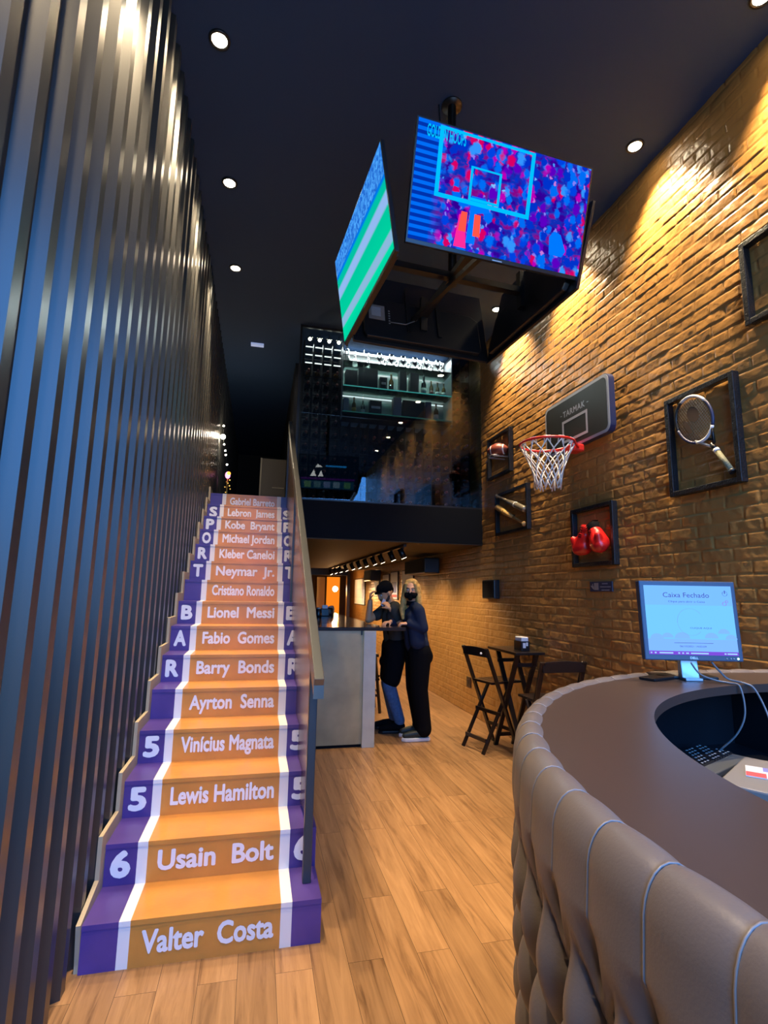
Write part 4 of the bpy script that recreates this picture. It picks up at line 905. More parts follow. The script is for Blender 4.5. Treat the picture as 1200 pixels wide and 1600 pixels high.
# ------------------------------------------------------------------ people
V = Vector
def hand(caps, wrist, fwd, palmdir, s=1.0, curl=0.5, thumb=1):
    """palm plus five bent fingers: fwd points from wrist to knuckles, palmdir out of the palm"""
    f = V(fwd).normalized(); n = V(palmdir); n = (n-f*n.dot(f)).normalized(); side = f.cross(n)
    w_ = V(wrist); L = 0.082*s
    for k in (-1.5, -0.5, 0.5, 1.5): caps.append((w_+side*(0.010*k*s)+f*0.01, 0.0145*s, w_+f*L+side*(0.019*k*s), 0.0115*s))
    lens = (0.062, 0.074, 0.079, 0.068)
    for k, ln in zip((1.5, 0.5, -0.5, -1.5), lens):
        p = w_+f*L+side*(0.0195*k*s); a1 = curl*0.9; d1 = f*math.cos(a1)+n*math.sin(a1); q = p+d1*(ln*0.52*s)
        a2 = curl*2.0; d2 = f*math.cos(a2)+n*math.sin(a2); r = q+d2*(ln*0.48*s)
        caps.append((p, 0.0100*s, q, 0.0088*s)); caps.append((q, 0.0088*s, r, 0.0075*s))
    b = w_+f*0.025*s+side*(0.024*thumb*s); d = (f*0.75+side*thumb*0.55+n*0.45).normalized(); q = b+d*0.038*s
    caps.append((b, 0.0130*s, q, 0.0105*s)); caps.append((q, 0.0105*s, q+(d*0.6+f*0.3+n*0.3).normalized()*0.030*s, 0.0085*s))
def head_balls(c, face, tilt=0.0, s=1.0):
    """skull, jaw, nose, ears, brow and chin round centre c; face = horizontal facing"""
    f = V((face[0], face[1], 0)).normalized(); f = (f*math.cos(tilt)+V((0,0,-1))*math.sin(tilt)); r = V((0,0,1)).cross(f).normalized(); u = f.cross(r).normalized()*-1
    u = r.cross(f)*-1
    if u.z < 0: u = -u
    m = Matrix((r, f, u)).transposed(); c = V(c); P = lambda x, y, z: c + m @ V((x*s, y*s, z*s))
    b = [(P(0, -0.012, 0.022), (0.073*s, 0.090*s, 0.088*s), m), (P(0, 0.022, -0.030), (0.060*s, 0.066*s, 0.074*s), m), (P(0, 0.060, -0.088), (0.026*s, 0.022*s, 0.020*s), m),
         (P(0, 0.094, -0.022), (0.013*s, 0.017*s, 0.014*s), m), (P(0, 0.088, -0.002), (0.009*s, 0.012*s, 0.024*s), m), (P(-0.075, -0.005, -0.010), (0.010*s, 0.020*s, 0.030*s), m), (P(0.075, -0.005, -0.010), (0.010*s, 0.020*s, 0.030*s), m),
         (P(0, 0.066, 0.026), (0.048*s, 0.020*s, 0.013*s), m), (P(0, 0.086, -0.060), (0.024*s, 0.010*s, 0.008*s), m)]
    return b, P, m
def eyes(t, P, m, s=1.0, lidded=False):
    for sx in (-1, 1):
        e = MB().ball(P(sx*0.031, 0.079, 0.006), (0.0125*s, 0.007*s, 0.0075*s), 12, 8, 0, m).build('eye', M['white'], t)
        if not lidded: MB().ball(P(sx*0.031, 0.0855, 0.006), (0.0055*s, 0.003*s, 0.0055*s), 10, 6, 0, m).build('iris', M['dark_hair'], e)
        MB().tube([P(sx*0.017, 0.083, 0.026), P(sx*0.033, 0.085, 0.030), P(sx*0.048, 0.074, 0.024)], 0.0035*s, 6).build('eyebrow', M['dark_hair'], t)

# blonde woman: body turned to the bar (-X), face to the camera, left fist on the worktop
wm = thing('person', 'long-haired blonde person in dark navy shirt, black trousers and black mask leaning at the bar', 'person', (1.72, 5.62, 0))
hc_ = V((1.655, 5.60, 1.568)); hb_, P, m = head_balls(hc_, (-0.42, -0.90), 0.02, 0.98)
neck = (V((1.675, 5.63, 1.38)), 0.052, V((1.660, 5.612, 1.50)), 0.047)
caps = [neck, (V((1.735, 5.63, 0.96)), 0.085, V((1.70, 5.63, 1.30)), 0.095), (V((1.70, 5.47, 1.355)), 0.048, V((1.735, 5.43, 1.17)), 0.040), (V((1.735, 5.43, 1.17)), 0.038, V((1.585, 5.475, 1.215)), 0.027),
        (V((1.69, 5.79, 1.355)), 0.048, V((1.60, 5.86, 1.19)), 0.040), (V((1.60, 5.86, 1.19)), 0.038, V((1.47, 5.76, 1.215)), 0.027)]
hand(caps, (1.585, 5.475, 1.215), (-1, 0.05, -0.02), (0, 0.15, -1), 0.95, 0.95, -1); hand(caps, (1.47, 5.76, 1.215), (-1, -0.5, -0.05), (0, 0, -1), 0.95, 0.6, 1)
for hy_, ky, ax_ in ((5.55, 5.54, 1.775), (5.71, 5.72, 1.80)):
    caps += [(V((1.745, hy_, 0.88)), 0.085, V((1.73, ky, 0.49)), 0.060), (V((1.73, ky, 0.49)), 0.058, V((ax_, ky, 0.09)), 0.038), (V((ax_, ky, 0.085)), 0.032, V((ax_-0.16, ky-0.005, 0.068)), 0.020)]
body = blob('body', M['skin'], wm, caps, 0.0075, 4, hb_)
eyes(wm, P, m, 0.98)
blob('shirt', M['navy_cloth'], wm, [(V((1.725, 5.63, 1.00)), 0.135, V((1.695, 5.63, 1.27)), 0.128), (V((1.70, 5.50, 1.02)), 0.09, V((1.665, 5.53, 1.27)), 0.085), (V((1.725, 5.73, 1.00)), 0.10, V((1.69, 5.73, 1.27)), 0.09), (V((1.70, 5.51, 1.365)), 0.066, V((1.70, 5.47, 1.345)), 0.072), (V((1.69, 5.76, 1.365)), 0.066, V((1.69, 5.79, 1.345)), 0.072), (V((1.69, 5.56, 1.385)), 0.062, V((1.69, 5.70, 1.385)), 0.062),
     (V((1.70, 5.47, 1.345)), 0.070, V((1.737, 5.428, 1.17)), 0.060), (V((1.737, 5.428, 1.17)), 0.058, V((1.60, 5.472, 1.213)), 0.043), (V((1.69, 5.79, 1.345)), 0.070, V((1.60, 5.86, 1.19)), 0.060), (V((1.60, 5.86, 1.19)), 0.058, V((1.49, 5.775, 1.213)), 0.043), (V((1.75, 5.56, 0.985)), 0.10, V((1.75, 5.70, 0.985)), 0.10)], 0.010, 5)
MB().tube([V((1.665, 5.622, 1.41)), V((1.662, 5.616, 1.455))], [0.062, 0.054], 16).build('collar', M['black_cloth'], wm)
tr_ = []
for hy_, ky, ax_ in ((5.555, 5.54, 1.785), (5.705, 5.72, 1.805)):
    tr_ += [(V((1.745, hy_, 0.90)), 0.128, V((1.735, ky, 0.52)), 0.095), (V((1.735, ky, 0.52)), 0.094, V((ax_, ky, 0.14)), 0.085), (V((ax_, ky, 0.15)), 0.085, V((ax_, ky, 0.115)), 0.088)]
tr_ += [(V((1.785, 5.58, 0.86)), 0.115, V((1.785, 5.69, 0.86)), 0.115), (V((1.74, 5.58, 0.97)), 0.118, V((1.74, 5.68, 0.97)), 0.118)]
blob('trousers', M['black_cloth'], wm, tr_, 0.010, 5)
hair = []
for side, yb_ in ((1, 0), (-1, 0)):
    hair += [(P(side*0.062, -0.02, 0.04), 0.042, P(side*0.085, 0.0, -0.09), 0.036), (P(side*0.085, 0.0, -0.09), 0.036, P(side*0.10, 0.025, -0.22), 0.034), (P(side*0.10, 0.025, -0.22), 0.034, P(side*0.085, 0.055, -0.31), 0.018)]
hair += [(P(0, -0.055, 0.06), 0.075, P(0, -0.075, -0.10), 0.068), (P(0, -0.075, -0.10), 0.068, P(0.0, -0.09, -0.26), 0.05), (P(-0.05, -0.05, -0.1), 0.05, P(-0.06, -0.06, -0.25), 0.04), (P(0.05, -0.05, -0.1), 0.05, P(0.06, -0.06, -0.25), 0.04), (P(-0.035, 0.01, 0.085), 0.040, P(0.035, 0.01, 0.085), 0.040), (P(-0.05, 0.045, 0.065), 0.024, P(-0.066, 0.03, -0.01), 0.022), (P(0.05, 0.045, 0.065), 0.024, P(0.066, 0.03, -0.01), 0.022)]
blob('hair', M['blonde'], wm, hair, 0.0075, 3)
mk = blob('face_mask', M['black_cloth'], wm, [(P(-0.035, 0.062, -0.055), 0.036, P(0.035, 0.062, -0.055), 0.036), (P(0, 0.082, -0.030), 0.024, P(0, 0.078, -0.085), 0.028), (P(-0.052, 0.03, -0.045), 0.026, P(0.052, 0.03, -0.045), 0.026)], 0.006, 5)
MB().tube([P(-0.066, 0.02, -0.04), P(-0.078, -0.012, -0.002)], 0.003, 6).build('mask_loop', M['black_cloth'], wm); MB().tube([P(0.066, 0.02, -0.04), P(0.078, -0.012, -0.002)], 0.003, 6).build('mask_loop', M['black_cloth'], wm)
for ky, ax_ in ((5.54, 1.785), (5.72, 1.805)):
    s_ = blob('shoe', M['shoe'], wm, [(V((ax_+0.02, ky, 0.072)), 0.046, V((ax_-0.12, ky, 0.068)), 0.040), (V((ax_-0.12, ky, 0.066)), 0.042, V((ax_-0.205, ky-0.005, 0.058)), 0.030), (V((ax_, ky, 0.08)), 0.044, V((ax_, ky, 0.12)), 0.044)], 0.008, 4)
    MB().prism([(ax_+0.07, ky-0.025), (ax_+0.05, ky-0.047), (ax_-0.11, ky-0.052), (ax_-0.21, ky-0.042), (ax_-0.245, ky-0.005), (ax_-0.21, ky+0.038), (ax_-0.11, ky+0.046), (ax_+0.05, ky+0.043), (ax_+0.07, ky+0.02)], 'Z', 0.0, 0.036).build('sole', M['white'], s_, bevel=0.008)

# bearded man in a dark cap, bent over the worktop, one hand raised, one at his face
mn = thing('person', 'bearded person in black cap, grey shirt and black apron leaning on the bar worktop', 'person', (1.56, 6.0, 0))
hc2 = V((1.435, 5.93, 1.535)); hb2, P, m = head_balls(hc2, (-0.93, -0.36), 0.45, 1.04)
caps = [(V((1.545, 5.97, 1.36)), 0.060, V((1.470, 5.945, 1.475)), 0.055), (V((1.58, 5.98, 0.95)), 0.125, V((1.55, 5.98, 1.28)), 0.125),
        (V((1.52, 5.80, 1.345)), 0.055, V((1.565, 5.765, 1.225)), 0.046), (V((1.565, 5.765, 1.225)), 0.044, V((1.475, 5.80, 1.355)), 0.030),
        (V((1.50, 6.14, 1.345)), 0.055, V((1.275, 6.06, 1.225)), 0.046), (V((1.275, 6.06, 1.225)), 0.044, V((1.285, 6.04, 1.435)), 0.030)]
hand(caps, (1.475, 5.80, 1.355), (-0.60, 0.28, 0.70), (-0.55, 0.75, -0.2), 1.02, 0.75, 1); hand(caps, (1.285, 6.04, 1.435), (0.02, 0.0, 1), (1, -0.3, 0), 1.02, 0.8, -1)
for hy_, ky, kx, ax_ in ((5.90, 5.885, 1.49, 1.615), (6.07, 6.08, 1.52, 1.60)):
    caps += [(V((1.58, hy_, 0.88)), 0.10, V((kx, ky, 0.49)), 0.068), (V((kx, ky, 0.49)), 0.064, V((ax_, ky, 0.10)), 0.042), (V((ax_, ky, 0.085)), 0.034, V((ax_-0.15, ky, 0.062)), 0.022)]
blob('body', M['skin_tan'], mn, caps, 0.0075, 4, hb2)
eyes(mn, P, m, 1.04, True)
blob('beard', M['dark_hair'], mn, [(P(-0.052, 0.02, -0.055), 0.020, P(-0.022, 0.066, -0.098), 0.020), (P(0.052, 0.02, -0.055), 0.020, P(0.022, 0.066, -0.098), 0.020), (P(-0.022, 0.066, -0.098), 0.020, P(0.022, 0.066, -0.098), 0.020), (P(-0.064, -0.005, -0.02), 0.012, P(-0.054, 0.02, -0.06), 0.016), (P(0.064, -0.005, -0.02), 0.012, P(0.054, 0.02, -0.06), 0.016), (P(-0.018, 0.086, -0.047), 0.007, P(0.018, 0.086, -0.047), 0.007)], 0.006, 3)
cp = blob('cap', M['black_cloth'], mn, [(P(0, -0.012, 0.048), 0.088, P(0, -0.03, 0.052), 0.086), (P(0, 0.025, 0.055), 0.066, P(0, 0.03, 0.06), 0.062), (P(0, -0.06, 0.01), 0.06, P(0, -0.05, 0.03), 0.07)], 0.008, 4)
MB().prism([(x*0.066, -0.07-0.075*math.sqrt(max(0, 1-x*x))) for x in [-1+k/6 for k in range(13)]], 'Z', -0.006, 0.004)
mb = MB(); mb.prism([(x*0.066, 0.06+0.060*math.sqrt(max(0, 1-x*x))) for x in [-1+k/6 for k in range(13)]], 'Z', 0.034, 0.042); mb.v = [tuple(P(*[q/1.04*1.04 for q in p])) for p in mb.v]; mb.build('peak', M['black_cloth'], cp)
blob('shirt', M['grey_cloth'], mn, [(V((1.585, 5.98, 1.02)), 0.145, V((1.555, 5.98, 1.27)), 0.145), (V((1.56, 5.86, 1.05)), 0.09, V((1.53, 5.86, 1.29)), 0.09), (V((1.56, 6.10, 1.05)), 0.09, V((1.53, 6.10, 1.29)), 0.09), (V((1.54, 5.88, 1.375)), 0.070, V((1.535, 6.07, 1.375)), 0.070), (V((1.525, 5.82, 1.345)), 0.078, V((1.553, 5.778, 1.26)), 0.066), (V((1.50, 6.13, 1.345)), 0.078, V((1.375, 6.09, 1.27)), 0.064)], 0.010, 5)
blob('apron', M['black_cloth'], mn, [(V((1.565, 5.90, 1.12)), 0.115, V((1.565, 6.06, 1.12)), 0.115), (V((1.570, 5.88, 0.92)), 0.135, V((1.575, 6.08, 0.92)), 0.135), (V((1.565, 5.88, 0.92)), 0.132, V((1.515, 5.88, 0.58)), 0.105), (V((1.575, 6.08, 0.92)), 0.132, V((1.535, 6.09, 0.58)), 0.105), (V((1.515, 5.88, 0.60)), 0.10, V((1.53, 6.09, 0.60)), 0.10), (V((1.50, 5.90, 0.75)), 0.09, V((1.50, 6.06, 0.75)), 0.09)], 0.010, 5)
jn = []
for hy_, ky, kx, ax_ in ((5.90, 5.885, 1.49, 1.615), (6.07, 6.08, 1.52, 1.60)): jn += [(V((1.58, hy_, 0.90)), 0.112, V((kx, ky, 0.50)), 0.080), (V((kx, ky, 0.50)), 0.078, V((ax_, ky, 0.13)), 0.062)]
blob('jeans', M['jeans'], mn, jn, 0.010, 4)
for ky, ax_ in ((5.885, 1.615), (6.08, 1.60)):
    s_ = blob('shoe', M['black_cloth'], mn, [(V((ax_+0.02, ky, 0.066)), 0.046, V((ax_-0.12, ky, 0.062)), 0.042), (V((ax_-0.12, ky, 0.060)), 0.042, V((ax_-0.21, ky, 0.050)), 0.032), (V((ax_, ky, 0.07)), 0.046, V((ax_, ky, 0.12)), 0.046)], 0.008, 4)
    MB().prism([(ax_+0.07, ky-0.025), (ax_+0.05, ky-0.045), (ax_-0.20, ky-0.042), (ax_-0.245, ky), (ax_-0.20, ky+0.042), (ax_+0.05, ky+0.045), (ax_+0.07, ky+0.02)], 'Z', 0.0, 0.028).build('sole', M['black_plastic'], s_, bevel=0.006)
t = thing('phone', 'pale phone held near the face of the person in the black cap', 'phone', (1.40, 5.79, 1.42))
MB().box((-0.022, -0.004, -0.042), (0.022, 0.004, 0.042), 0, Matrix.Translation((1.395, 5.845, 1.425)) @ Matrix.Rotation(0.5, 4, 'Z') @ Matrix.Rotation(0.5, 4, 'Y')).build('case', pm('pale_blue_phone', (0.40, 0.46, 0.60), 0.3), t, bevel=0.004)

# ------------------------------------------------------------------ bistro table and folding bar chairs
def chair(name_label, c, face, bh=1.0, sh=0.66, wd=0.38, dp=0.40):
    """folding chair: side rails run from the back's top down to the front feet, crossed by the seat legs"""
    f = V((face[0], face[1], 0)).normalized(); s = V((-f.y, f.x, 0)); c = V(c)
    t = thing('folding_bar_chair', name_label, 'chair', c, 'black folding bar chairs')
    Q = lambda a, b, z: c + s*a + f*b + V((0, 0, z))
    for sd in (-1, 1):
        MB().bar(Q(sd*wd/2, dp*0.55, 0), Q(sd*wd/2, -dp*0.42, bh), 0.024, 0.042, s).build('side_rail', M['wood_black'], t, bevel=0.003)
        MB().bar(Q(sd*(wd/2-0.03), -dp*0.50, 0), Q(sd*(wd/2-0.03), dp*0.40, sh-0.02), 0.022, 0.036, s).build('leg', M['wood_black'], t, bevel=0.003)
    mb = MB(); n = 10; P = []
    for k in range(n+1):
        u = -1+2*k/n; P.append((u*wd/2, bh-0.005+0.012*math.cos(u*PI/2)))
    P2 = [(x, bh-0.085) for x, _ in P[::-1]]
    mb.prism(P+P2, 'Y', -0.011, 0.011); mb.v = [tuple(Q(v[0], -dp*0.40+v[1], v[2])) for v in mb.v]; mb.build('backrest', M['wood_black'], t, bevel=0.003)
    mb = MB()
    for k in range(5):
        b0 = -dp*0.20+k*0.083; mb.prism([(-wd/2+0.03, b0), (wd/2-0.03, b0), (wd/2-0.03, b0+0.076), (-wd/2+0.03, b0+0.076)], 'Z', sh-0.022, sh)
    mb.v = [tuple(Q(v[0], v[1], v[2])) for v in mb.v]; mb.build('slatted_seat', M['wood_black'], t, bevel=0.003)
    for z, b in ((0.20, dp*0.55-0.20*dp*0.97), (0.36, -dp*0.5+0.36*dp*0.9/sh)): MB().bar(Q(-wd/2, b, z), Q(wd/2, b, z), 0.02, 0.034).build('stretcher', M['wood_black'], t)
    MB().bar(Q(-wd/2+0.03, -dp*0.40, 0.12), Q(wd/2-0.03, -dp*0.40, 0.12), 0.02, 0.034).build('stretcher', M['wood_black'], t)
    return t
t = chair('black folding bar chair left of the high table, its back to the bar people', (2.36, 5.17, 0), (0.97, 0.25), 1.0, 0.665)
mb = MB(); mb.ball((2.197, 4.965, 0.955), 0.012, 10, 8); mb.build('white_plug', M['white'], t)
chair('black folding bar chair nearest the reception desk, its back to the camera', (2.47, 4.10, 0), (0.0, 1.0), 1.0, 0.665)
tb = thing('high_table', 'black wooden high table against the bricks with a napkin box on it', 'table', (2.59, 5.02, 0))
MB().box((2.43, 4.68, 0.965), (2.74, 5.32, 0.99)).build('tabletop', M['wood_black'], tb, bevel=0.004)
for x in (2.50, 2.70):
    for a, b in ((4.74, 5.26), (5.26, 4.74)): MB().bar((x+(0.02 if a < 5 else -0.02), a, 0), (x+(0.02 if a < 5 else -0.02), b, 0.965), 0.024, 0.044, (1, 0, 0)).build('leg', M['wood_black'], tb)
for yy, z in ((4.80, 0.12), (5.20, 0.12), (4.80, 0.86), (5.20, 0.86)): MB().bar((2.49, yy, z), (2.71, yy, z), 0.022, 0.036).build('stretcher', M['wood_black'], tb)
t = thing('napkin_box', 'black napkin box with a white top on the high table', 'napkin holder', (2.60, 4.88, 0.99))
MB().box((2.555, 4.80, 0.99), (2.645, 4.96, 1.085)).build('holder', M['black_plastic'], t, bevel=0.006); MB().box((2.562, 4.81, 1.08), (2.638, 4.95, 1.125)).build('napkins', M['white'], t, bevel=0.008)
mb = MB(); mb.box((2.57, 4.798, 1.02), (2.60, 4.7995, 1.07)); mb.box((2.605, 4.798, 1.04), (2.625, 4.7995, 1.075)); mb.build('white_emblem', M['white'], t)

# ------------------------------------------------------------------ reception desk: tufted drum front, brown top
DC = V((2.03, 0.55, 0)); DZ = 1.20; RO, RI = 1.505, 1.20
A0, A1 = math.radians(-42), math.radians(128)
def pol(R, a, z): return V((DC.x - R*math.cos(a), DC.y + R*math.sin(a), z))
dk = thing('reception_desk', 'curved reception desk with tufted taupe front and dark brown top', 'reception desk', (DC.x, DC.y, 0))
def arc_slab(R0, R1, z0, z1, a0, a1, n):
    mb = MB(); vs = []
    for k in range(n+1):
        a = a0+(a1-a0)*k/n; vs += [pol(R0, a, z0), pol(R1, a, z0), pol(R1, a, z1), pol(R0, a, z1)]
    fs = []
    for k in range(n):
        o = 4*k
        for j in range(4): fs.append((o+j, o+(j+1) % 4, o+4+(j+1) % 4, o+4+j))
    mb.add(vs, fs, 0, False); mb.add(vs[:4], [(3, 2, 1, 0)]); mb.add(vs[-4:], [(0, 1, 2, 3)]); return mb
def smooth_auto(o):
    for p in o.data.polygons: p.use_smooth = True
    o.data.set_sharp_from_angle(angle=0.6); return o
smooth_auto(arc_slab(RI, RO, DZ-0.032, DZ, A0, A1, 120).build('worktop', M['desk_top'], dk))
smooth_auto(arc_slab(1.43, 1.46, 0.0, DZ-0.033, A0, A1, 90).build('back_panel', M['desk_dark'], dk))
smooth_auto(arc_slab(0.93, 1.43, 0.885, 0.91, A0, A1, 90).build('inner_shelf', M['desk_dark'], dk))
smooth_auto(arc_slab(0.96, 0.985, 0.0, 0.885, A0, A1, 90).build('inner_front', M['desk_dark'], dk))
for a in (math.radians(92), math.radians(112), math.radians(127)):
    mb = MB(); d = (pol(1, a, 0)-pol(0, a, 0)).normalized(); mb.bar(pol(0.95, a, 1.038), pol(1.43, a, 1.038), 0.02, 0.256); mb.build('divider', M['desk_dark'] if a < 1.7 else pm('teal_board', (0.03, 0.05, 0.06), 0.45), dk)
# padded front: rolled upper edge with radial seams, diamond tufting below
SEAM = math.radians(4.62); S0 = math.radians(2.0)
prof_n = 150
def pad_r(a, s_):
    """s_ 0..1 down the profile -> radius, z"""
    u = (a-S0)/SEAM; seam = abs(math.sin(PI*u))
    if s_ < 0.22:   # roll over the top edge
        q = s_/0.22; th = PI*0.98*(1-q) - PI*0.02*0
        puff = 0.006*(seam**0.5-1)
        cx, cz = 1.512, DZ-0.060
        if q < 0.6:
            ang = PI*(1-q/0.6) + 0.0; ang = PI - (q/0.6)*PI
            return cx + (0.048+puff)*math.cos(ang), cz + (0.072+puff)*math.sin(ang)
        qq = (q-0.6)/0.4
        return cx+0.048+puff+0.004*qq, cz-0.060*qq
    q = (s_-0.22)/0.78; z = (DZ-0.12)*(1-q)
    ztop = DZ-0.12; P_ = 0.27
    # buttons at z = ztop-0.17 - k*0.135, alternating half seams
    zz = (ztop-0.17-z)/P_
    uu, vv = u+zz, u-zz
    dd = (abs(math.sin(PI*uu))*abs(math.sin(PI*vv)))
    pil = dd**0.36
    if zz < 0:
        blend = min(1, -zz/0.6); blend = blend*blend*(3-2*blend); pil = pil*(1-blend) + (seam**0.5)*0.9*blend + 0.0
    edge = min(1.0, q/0.08)
    taper = 1-0.9*max(0, (q-0.96)/0.04)
    base = 1.564-0.064*edge
    return base + 0.070*pil*edge*taper - 0.006*(1-seam**0.5)*(1-edge), z
mb = MB(); ns, na = 130, 560; vs = []
for i in range(na+1):
    a = A0+(A1-A0)*i/na
    for j in range(ns+1):
        r_, z_ = pad_r(a, j/ns); vs.append(pol(r_, a, max(0.0, z_)))
fs = [(i*(ns+1)+j, i*(ns+1)+j+1, (i+1)*(ns+1)+j+1, (i+1)*(ns+1)+j) for i in range(na) for j in range(ns)]
mb.add(vs, fs, 0, True); mb.build('tufted_front', M['tufted'], dk)
k = int(math.ceil((A0-S0)/SEAM))
while S0+k*SEAM < A1:
    a = S0+k*SEAM; P = []
    for j in range(0, 31):
        r_, z_ = pad_r(a, j/30*0.34); P.append(pol(r_+0.0015 if j > 5 else r_, a, z_+0.002 if j < 14 else z_))
    MB().tube(P, 0.0017, 6).build('piping', M['piping'], dk)
    for row in range(4):
        aa = a + (SEAM*0.5 if row % 2 else 0); z = DZ-0.12-0.17-0.135*row
        if aa < A1: 
            r_, _ = 1.503, 0; MB().ball(pol(r_, aa, z), (0.009, 0.009, 0.009), 8, 6).build('button', M['tufted'], dk)
    k += 1

# monitor on the desk
MC = V((1.762, 1.865, 0)); mon = thing('monitor', 'computer monitor with silver stand and light blue screen on the reception desk', 'monitor', (MC.x, MC.y, DZ))
yaw = 0.42; W2, H2 = 0.388, 0.320
mm = Matrix.Translation((1.730, 1.82, 1.445)) @ Matrix.Rotation(-yaw*0.0-0.28, 4, 'Z') @ Matrix.Rotation(math.radians(-4), 4, 'X')
MB().box((-W2/2, 0.0, -H2/2), (W2/2, 0.035, H2/2), 0, mm).build('bezel', pm('monitor_bezel', (0.05, 0.075, 0.13), 0.35), mon, bevel=0.004)
MB().box((-W2*0.36, 0.035, -H2*0.36), (W2*0.36, 0.060, H2*0.36), 0, mm).build('rear_shell', M['black_plastic'], mon, bevel=0.01)
def sc(mb, pts, z): mb.add([mm @ V((x*W2, -z, y*H2)) for x, y in pts], [tuple(range(len(pts)))]); return mb
ECO = lambda n, c, s=1.0: emit(n, c, s)
def rect(x0, y0, x1, y1): return [(x0, y0), (x1, y0), (x1, y1), (x0, y1)]
scr = sc(MB(), rect(-0.455, -0.43, 0.455, 0.44), 0.0008).build('screen', ECO('screen_blue', (0.14, 0.46, 0.95), 1.0), mon)
sc(MB(), rect(-0.455, 0.19, 0.455, 0.44), 0.0012).build('header_band', ECO('screen_header', (0.15, 0.40, 0.92), 1.0), scr)
mbw = MB()
for cx, cy, r in ((-0.36, -0.24, 0.07), (-0.25, -0.22, 0.06), (-0.10, -0.23, 0.08), (0.20, -0.22, 0.07), (0.33, -0.16, 0.06), (0.40, -0.23, 0.06)):
    sc(mbw, [(cx+r*math.cos(k*PI/12), max(-0.4, cy+r*math.sin(k*PI/12))) for k in range(13)], 0.0011+0.00002*len(mbw.f))
sc(mbw, rect(-0.455, -0.40, 0.455, -0.235), 0.00105); mbw.build('cloud_graphic', ECO('screen_cloud', (0.17, 0.38, 0.90), 1.0), scr)
sc(MB(), rect(-0.455, -0.43, 0.455, -0.385), 0.0014).build('task_bar', ECO('screen_taskbar', (0.16, 0.06, 0.55), 1.0), scr)
inkm = ECO('screen_ink', (0.05, 0.06, 0.34), 1.0); pale = ECO('screen_pale', (0.28, 0.52, 0.95), 1.0)
ux_ = mm.to_3x3() @ V((1, 0, 0)); uy_ = mm.to_3x3() @ V((0, 0, 1))
def stx(name, txt, x, y, w_, h, mat, bold=0.0, z=0.0016):
    mb = MB(); text(mb, txt, mm @ V((x*W2, -z, y*H2)), ux_, uy_, w=w_*W2, h=h*H2, bold=bold, center=True); mb.build(name, mat, scr)
stx('title_lettering', 'Caixa Fechado', -0.02, 0.290, 0.48, 0.062, inkm, -0.01); stx('subtitle_lettering', 'Clique para abrir o Caixa', -0.02, 0.225, 0.38, 0.024, inkm)
stx('centre_lettering', 'CLIQUE AQUI', 0.10, -0.105, 0.22, 0.020, inkm); stx('date_lettering', '06/10/2021 14:03:09', 0.0, -0.335, 0.27, 0.022, inkm)
mb = MB()
for k in range(28):
    a = math.radians(35+k*10); mb.bar(mm @ V((0.0+0.135*W2*math.cos(a), -0.0016, -0.02*H2+0.17*H2*math.sin(a))), mm @ V((0.0+0.135*W2*math.cos(a+0.17), -0.0016, -0.02*H2+0.17*H2*math.sin(a+0.17))), 0.0012, 0.0006)
mb.build('dial_graphic', ECO('screen_dial', (0.15, 0.26, 0.70), 1.0), scr)
sc(MB(), rect(-0.19, -0.285, 0.21, -0.280), 0.0016).build('underline', inkm, scr)
mb = MB()
for k in range(11):
    a = math.radians(125+29*k); mb.bar(mm @ V((0.385*W2+0.010*math.cos(a), -0.0018, 0.345*H2+0.010*math.sin(a))), mm @ V((0.385*W2+0.010*math.cos(a+0.5), -0.0018, 0.345*H2+0.010*math.sin(a+0.5))), 0.002, 0.0006)
mb.build('power_icon', inkm, scr); sc(MB(), rect(0.380, 0.345, 0.390, 0.385), 0.0019).build('power_stroke', inkm, scr)
mb = MB()
for cx, cy, r in ((0.37, 0.215, 0.008), (0.395, 0.245, 0.005)):
    for k in range(8):
        a = k*PI/4; mb.bar(mm @ V((cx*W2+r*math.cos(a), -0.0018, cy*H2+r*math.sin(a))), mm @ V((cx*W2+r*math.cos(a+0.8), -0.0018, cy*H2+r*math.sin(a+0.8))), 0.003, 0.0006)
mb.build('gear_icon', ECO('screen_gear', (0.25, 0.10, 0.55), 1.0), scr)
mb = MB()
for x0, x1 in ((-0.44, -0.425), (-0.40, -0.38), (-0.35, -0.21), (-0.16, -0.14), (-0.12, -0.10), (-0.08, -0.05), (-0.03, 0.15), (0.31, 0.33), (0.34, 0.44)): sc(mb, rect(x0, -0.417, x1, -0.400), 0.0017)
mb.build('taskbar_icons', pale, scr)
mb = MB(); text(mb, 'DELL', mm @ V((0, -0.0008, -0.480*H2)), ux_, uy_, w=0.032, h=0.010, bold=0.03, center=True); mb.build('maker_emblem', M['silver'], mon)
mb = MB()
for x in (0.33, 0.37, 0.40): mb.ball(mm @ V((x*W2, 0, -0.465*H2)), 0.0035, 8, 6)
mb.build('buttons', M['silver'], mon); MB().ball(mm @ V((0.445*W2, 0, -0.465*H2)), 0.0045, 8, 6).build('power_light', emit('led_green', (0.5, 1.0, 0.8), 2.0), mon)
mb = MB(); m0 = Matrix.Translation((MC.x, MC.y+0.02, DZ)) @ Matrix.Rotation(-0.28, 4, 'Z')
mb.prism([(0.045, 0.0), (0.030, 0.10), (0.0, 0.22), (-0.012, 0.22), (0.010, 0.10), (0.005, 0.0)], 'X', -0.035, 0.035); mb.v = [tuple(m0 @ V((v[0], v[1]*-1.0+0.02, v[2]))) for v in mb.v]; mb.build('stand_neck', M['silver'], mon, bevel=0.003)
MB().box((-0.035, -0.05, 0.0), (0.035, 0.10, 0.012), 0, m0).build('stand_foot', M['silver'], mon, bevel=0.003)
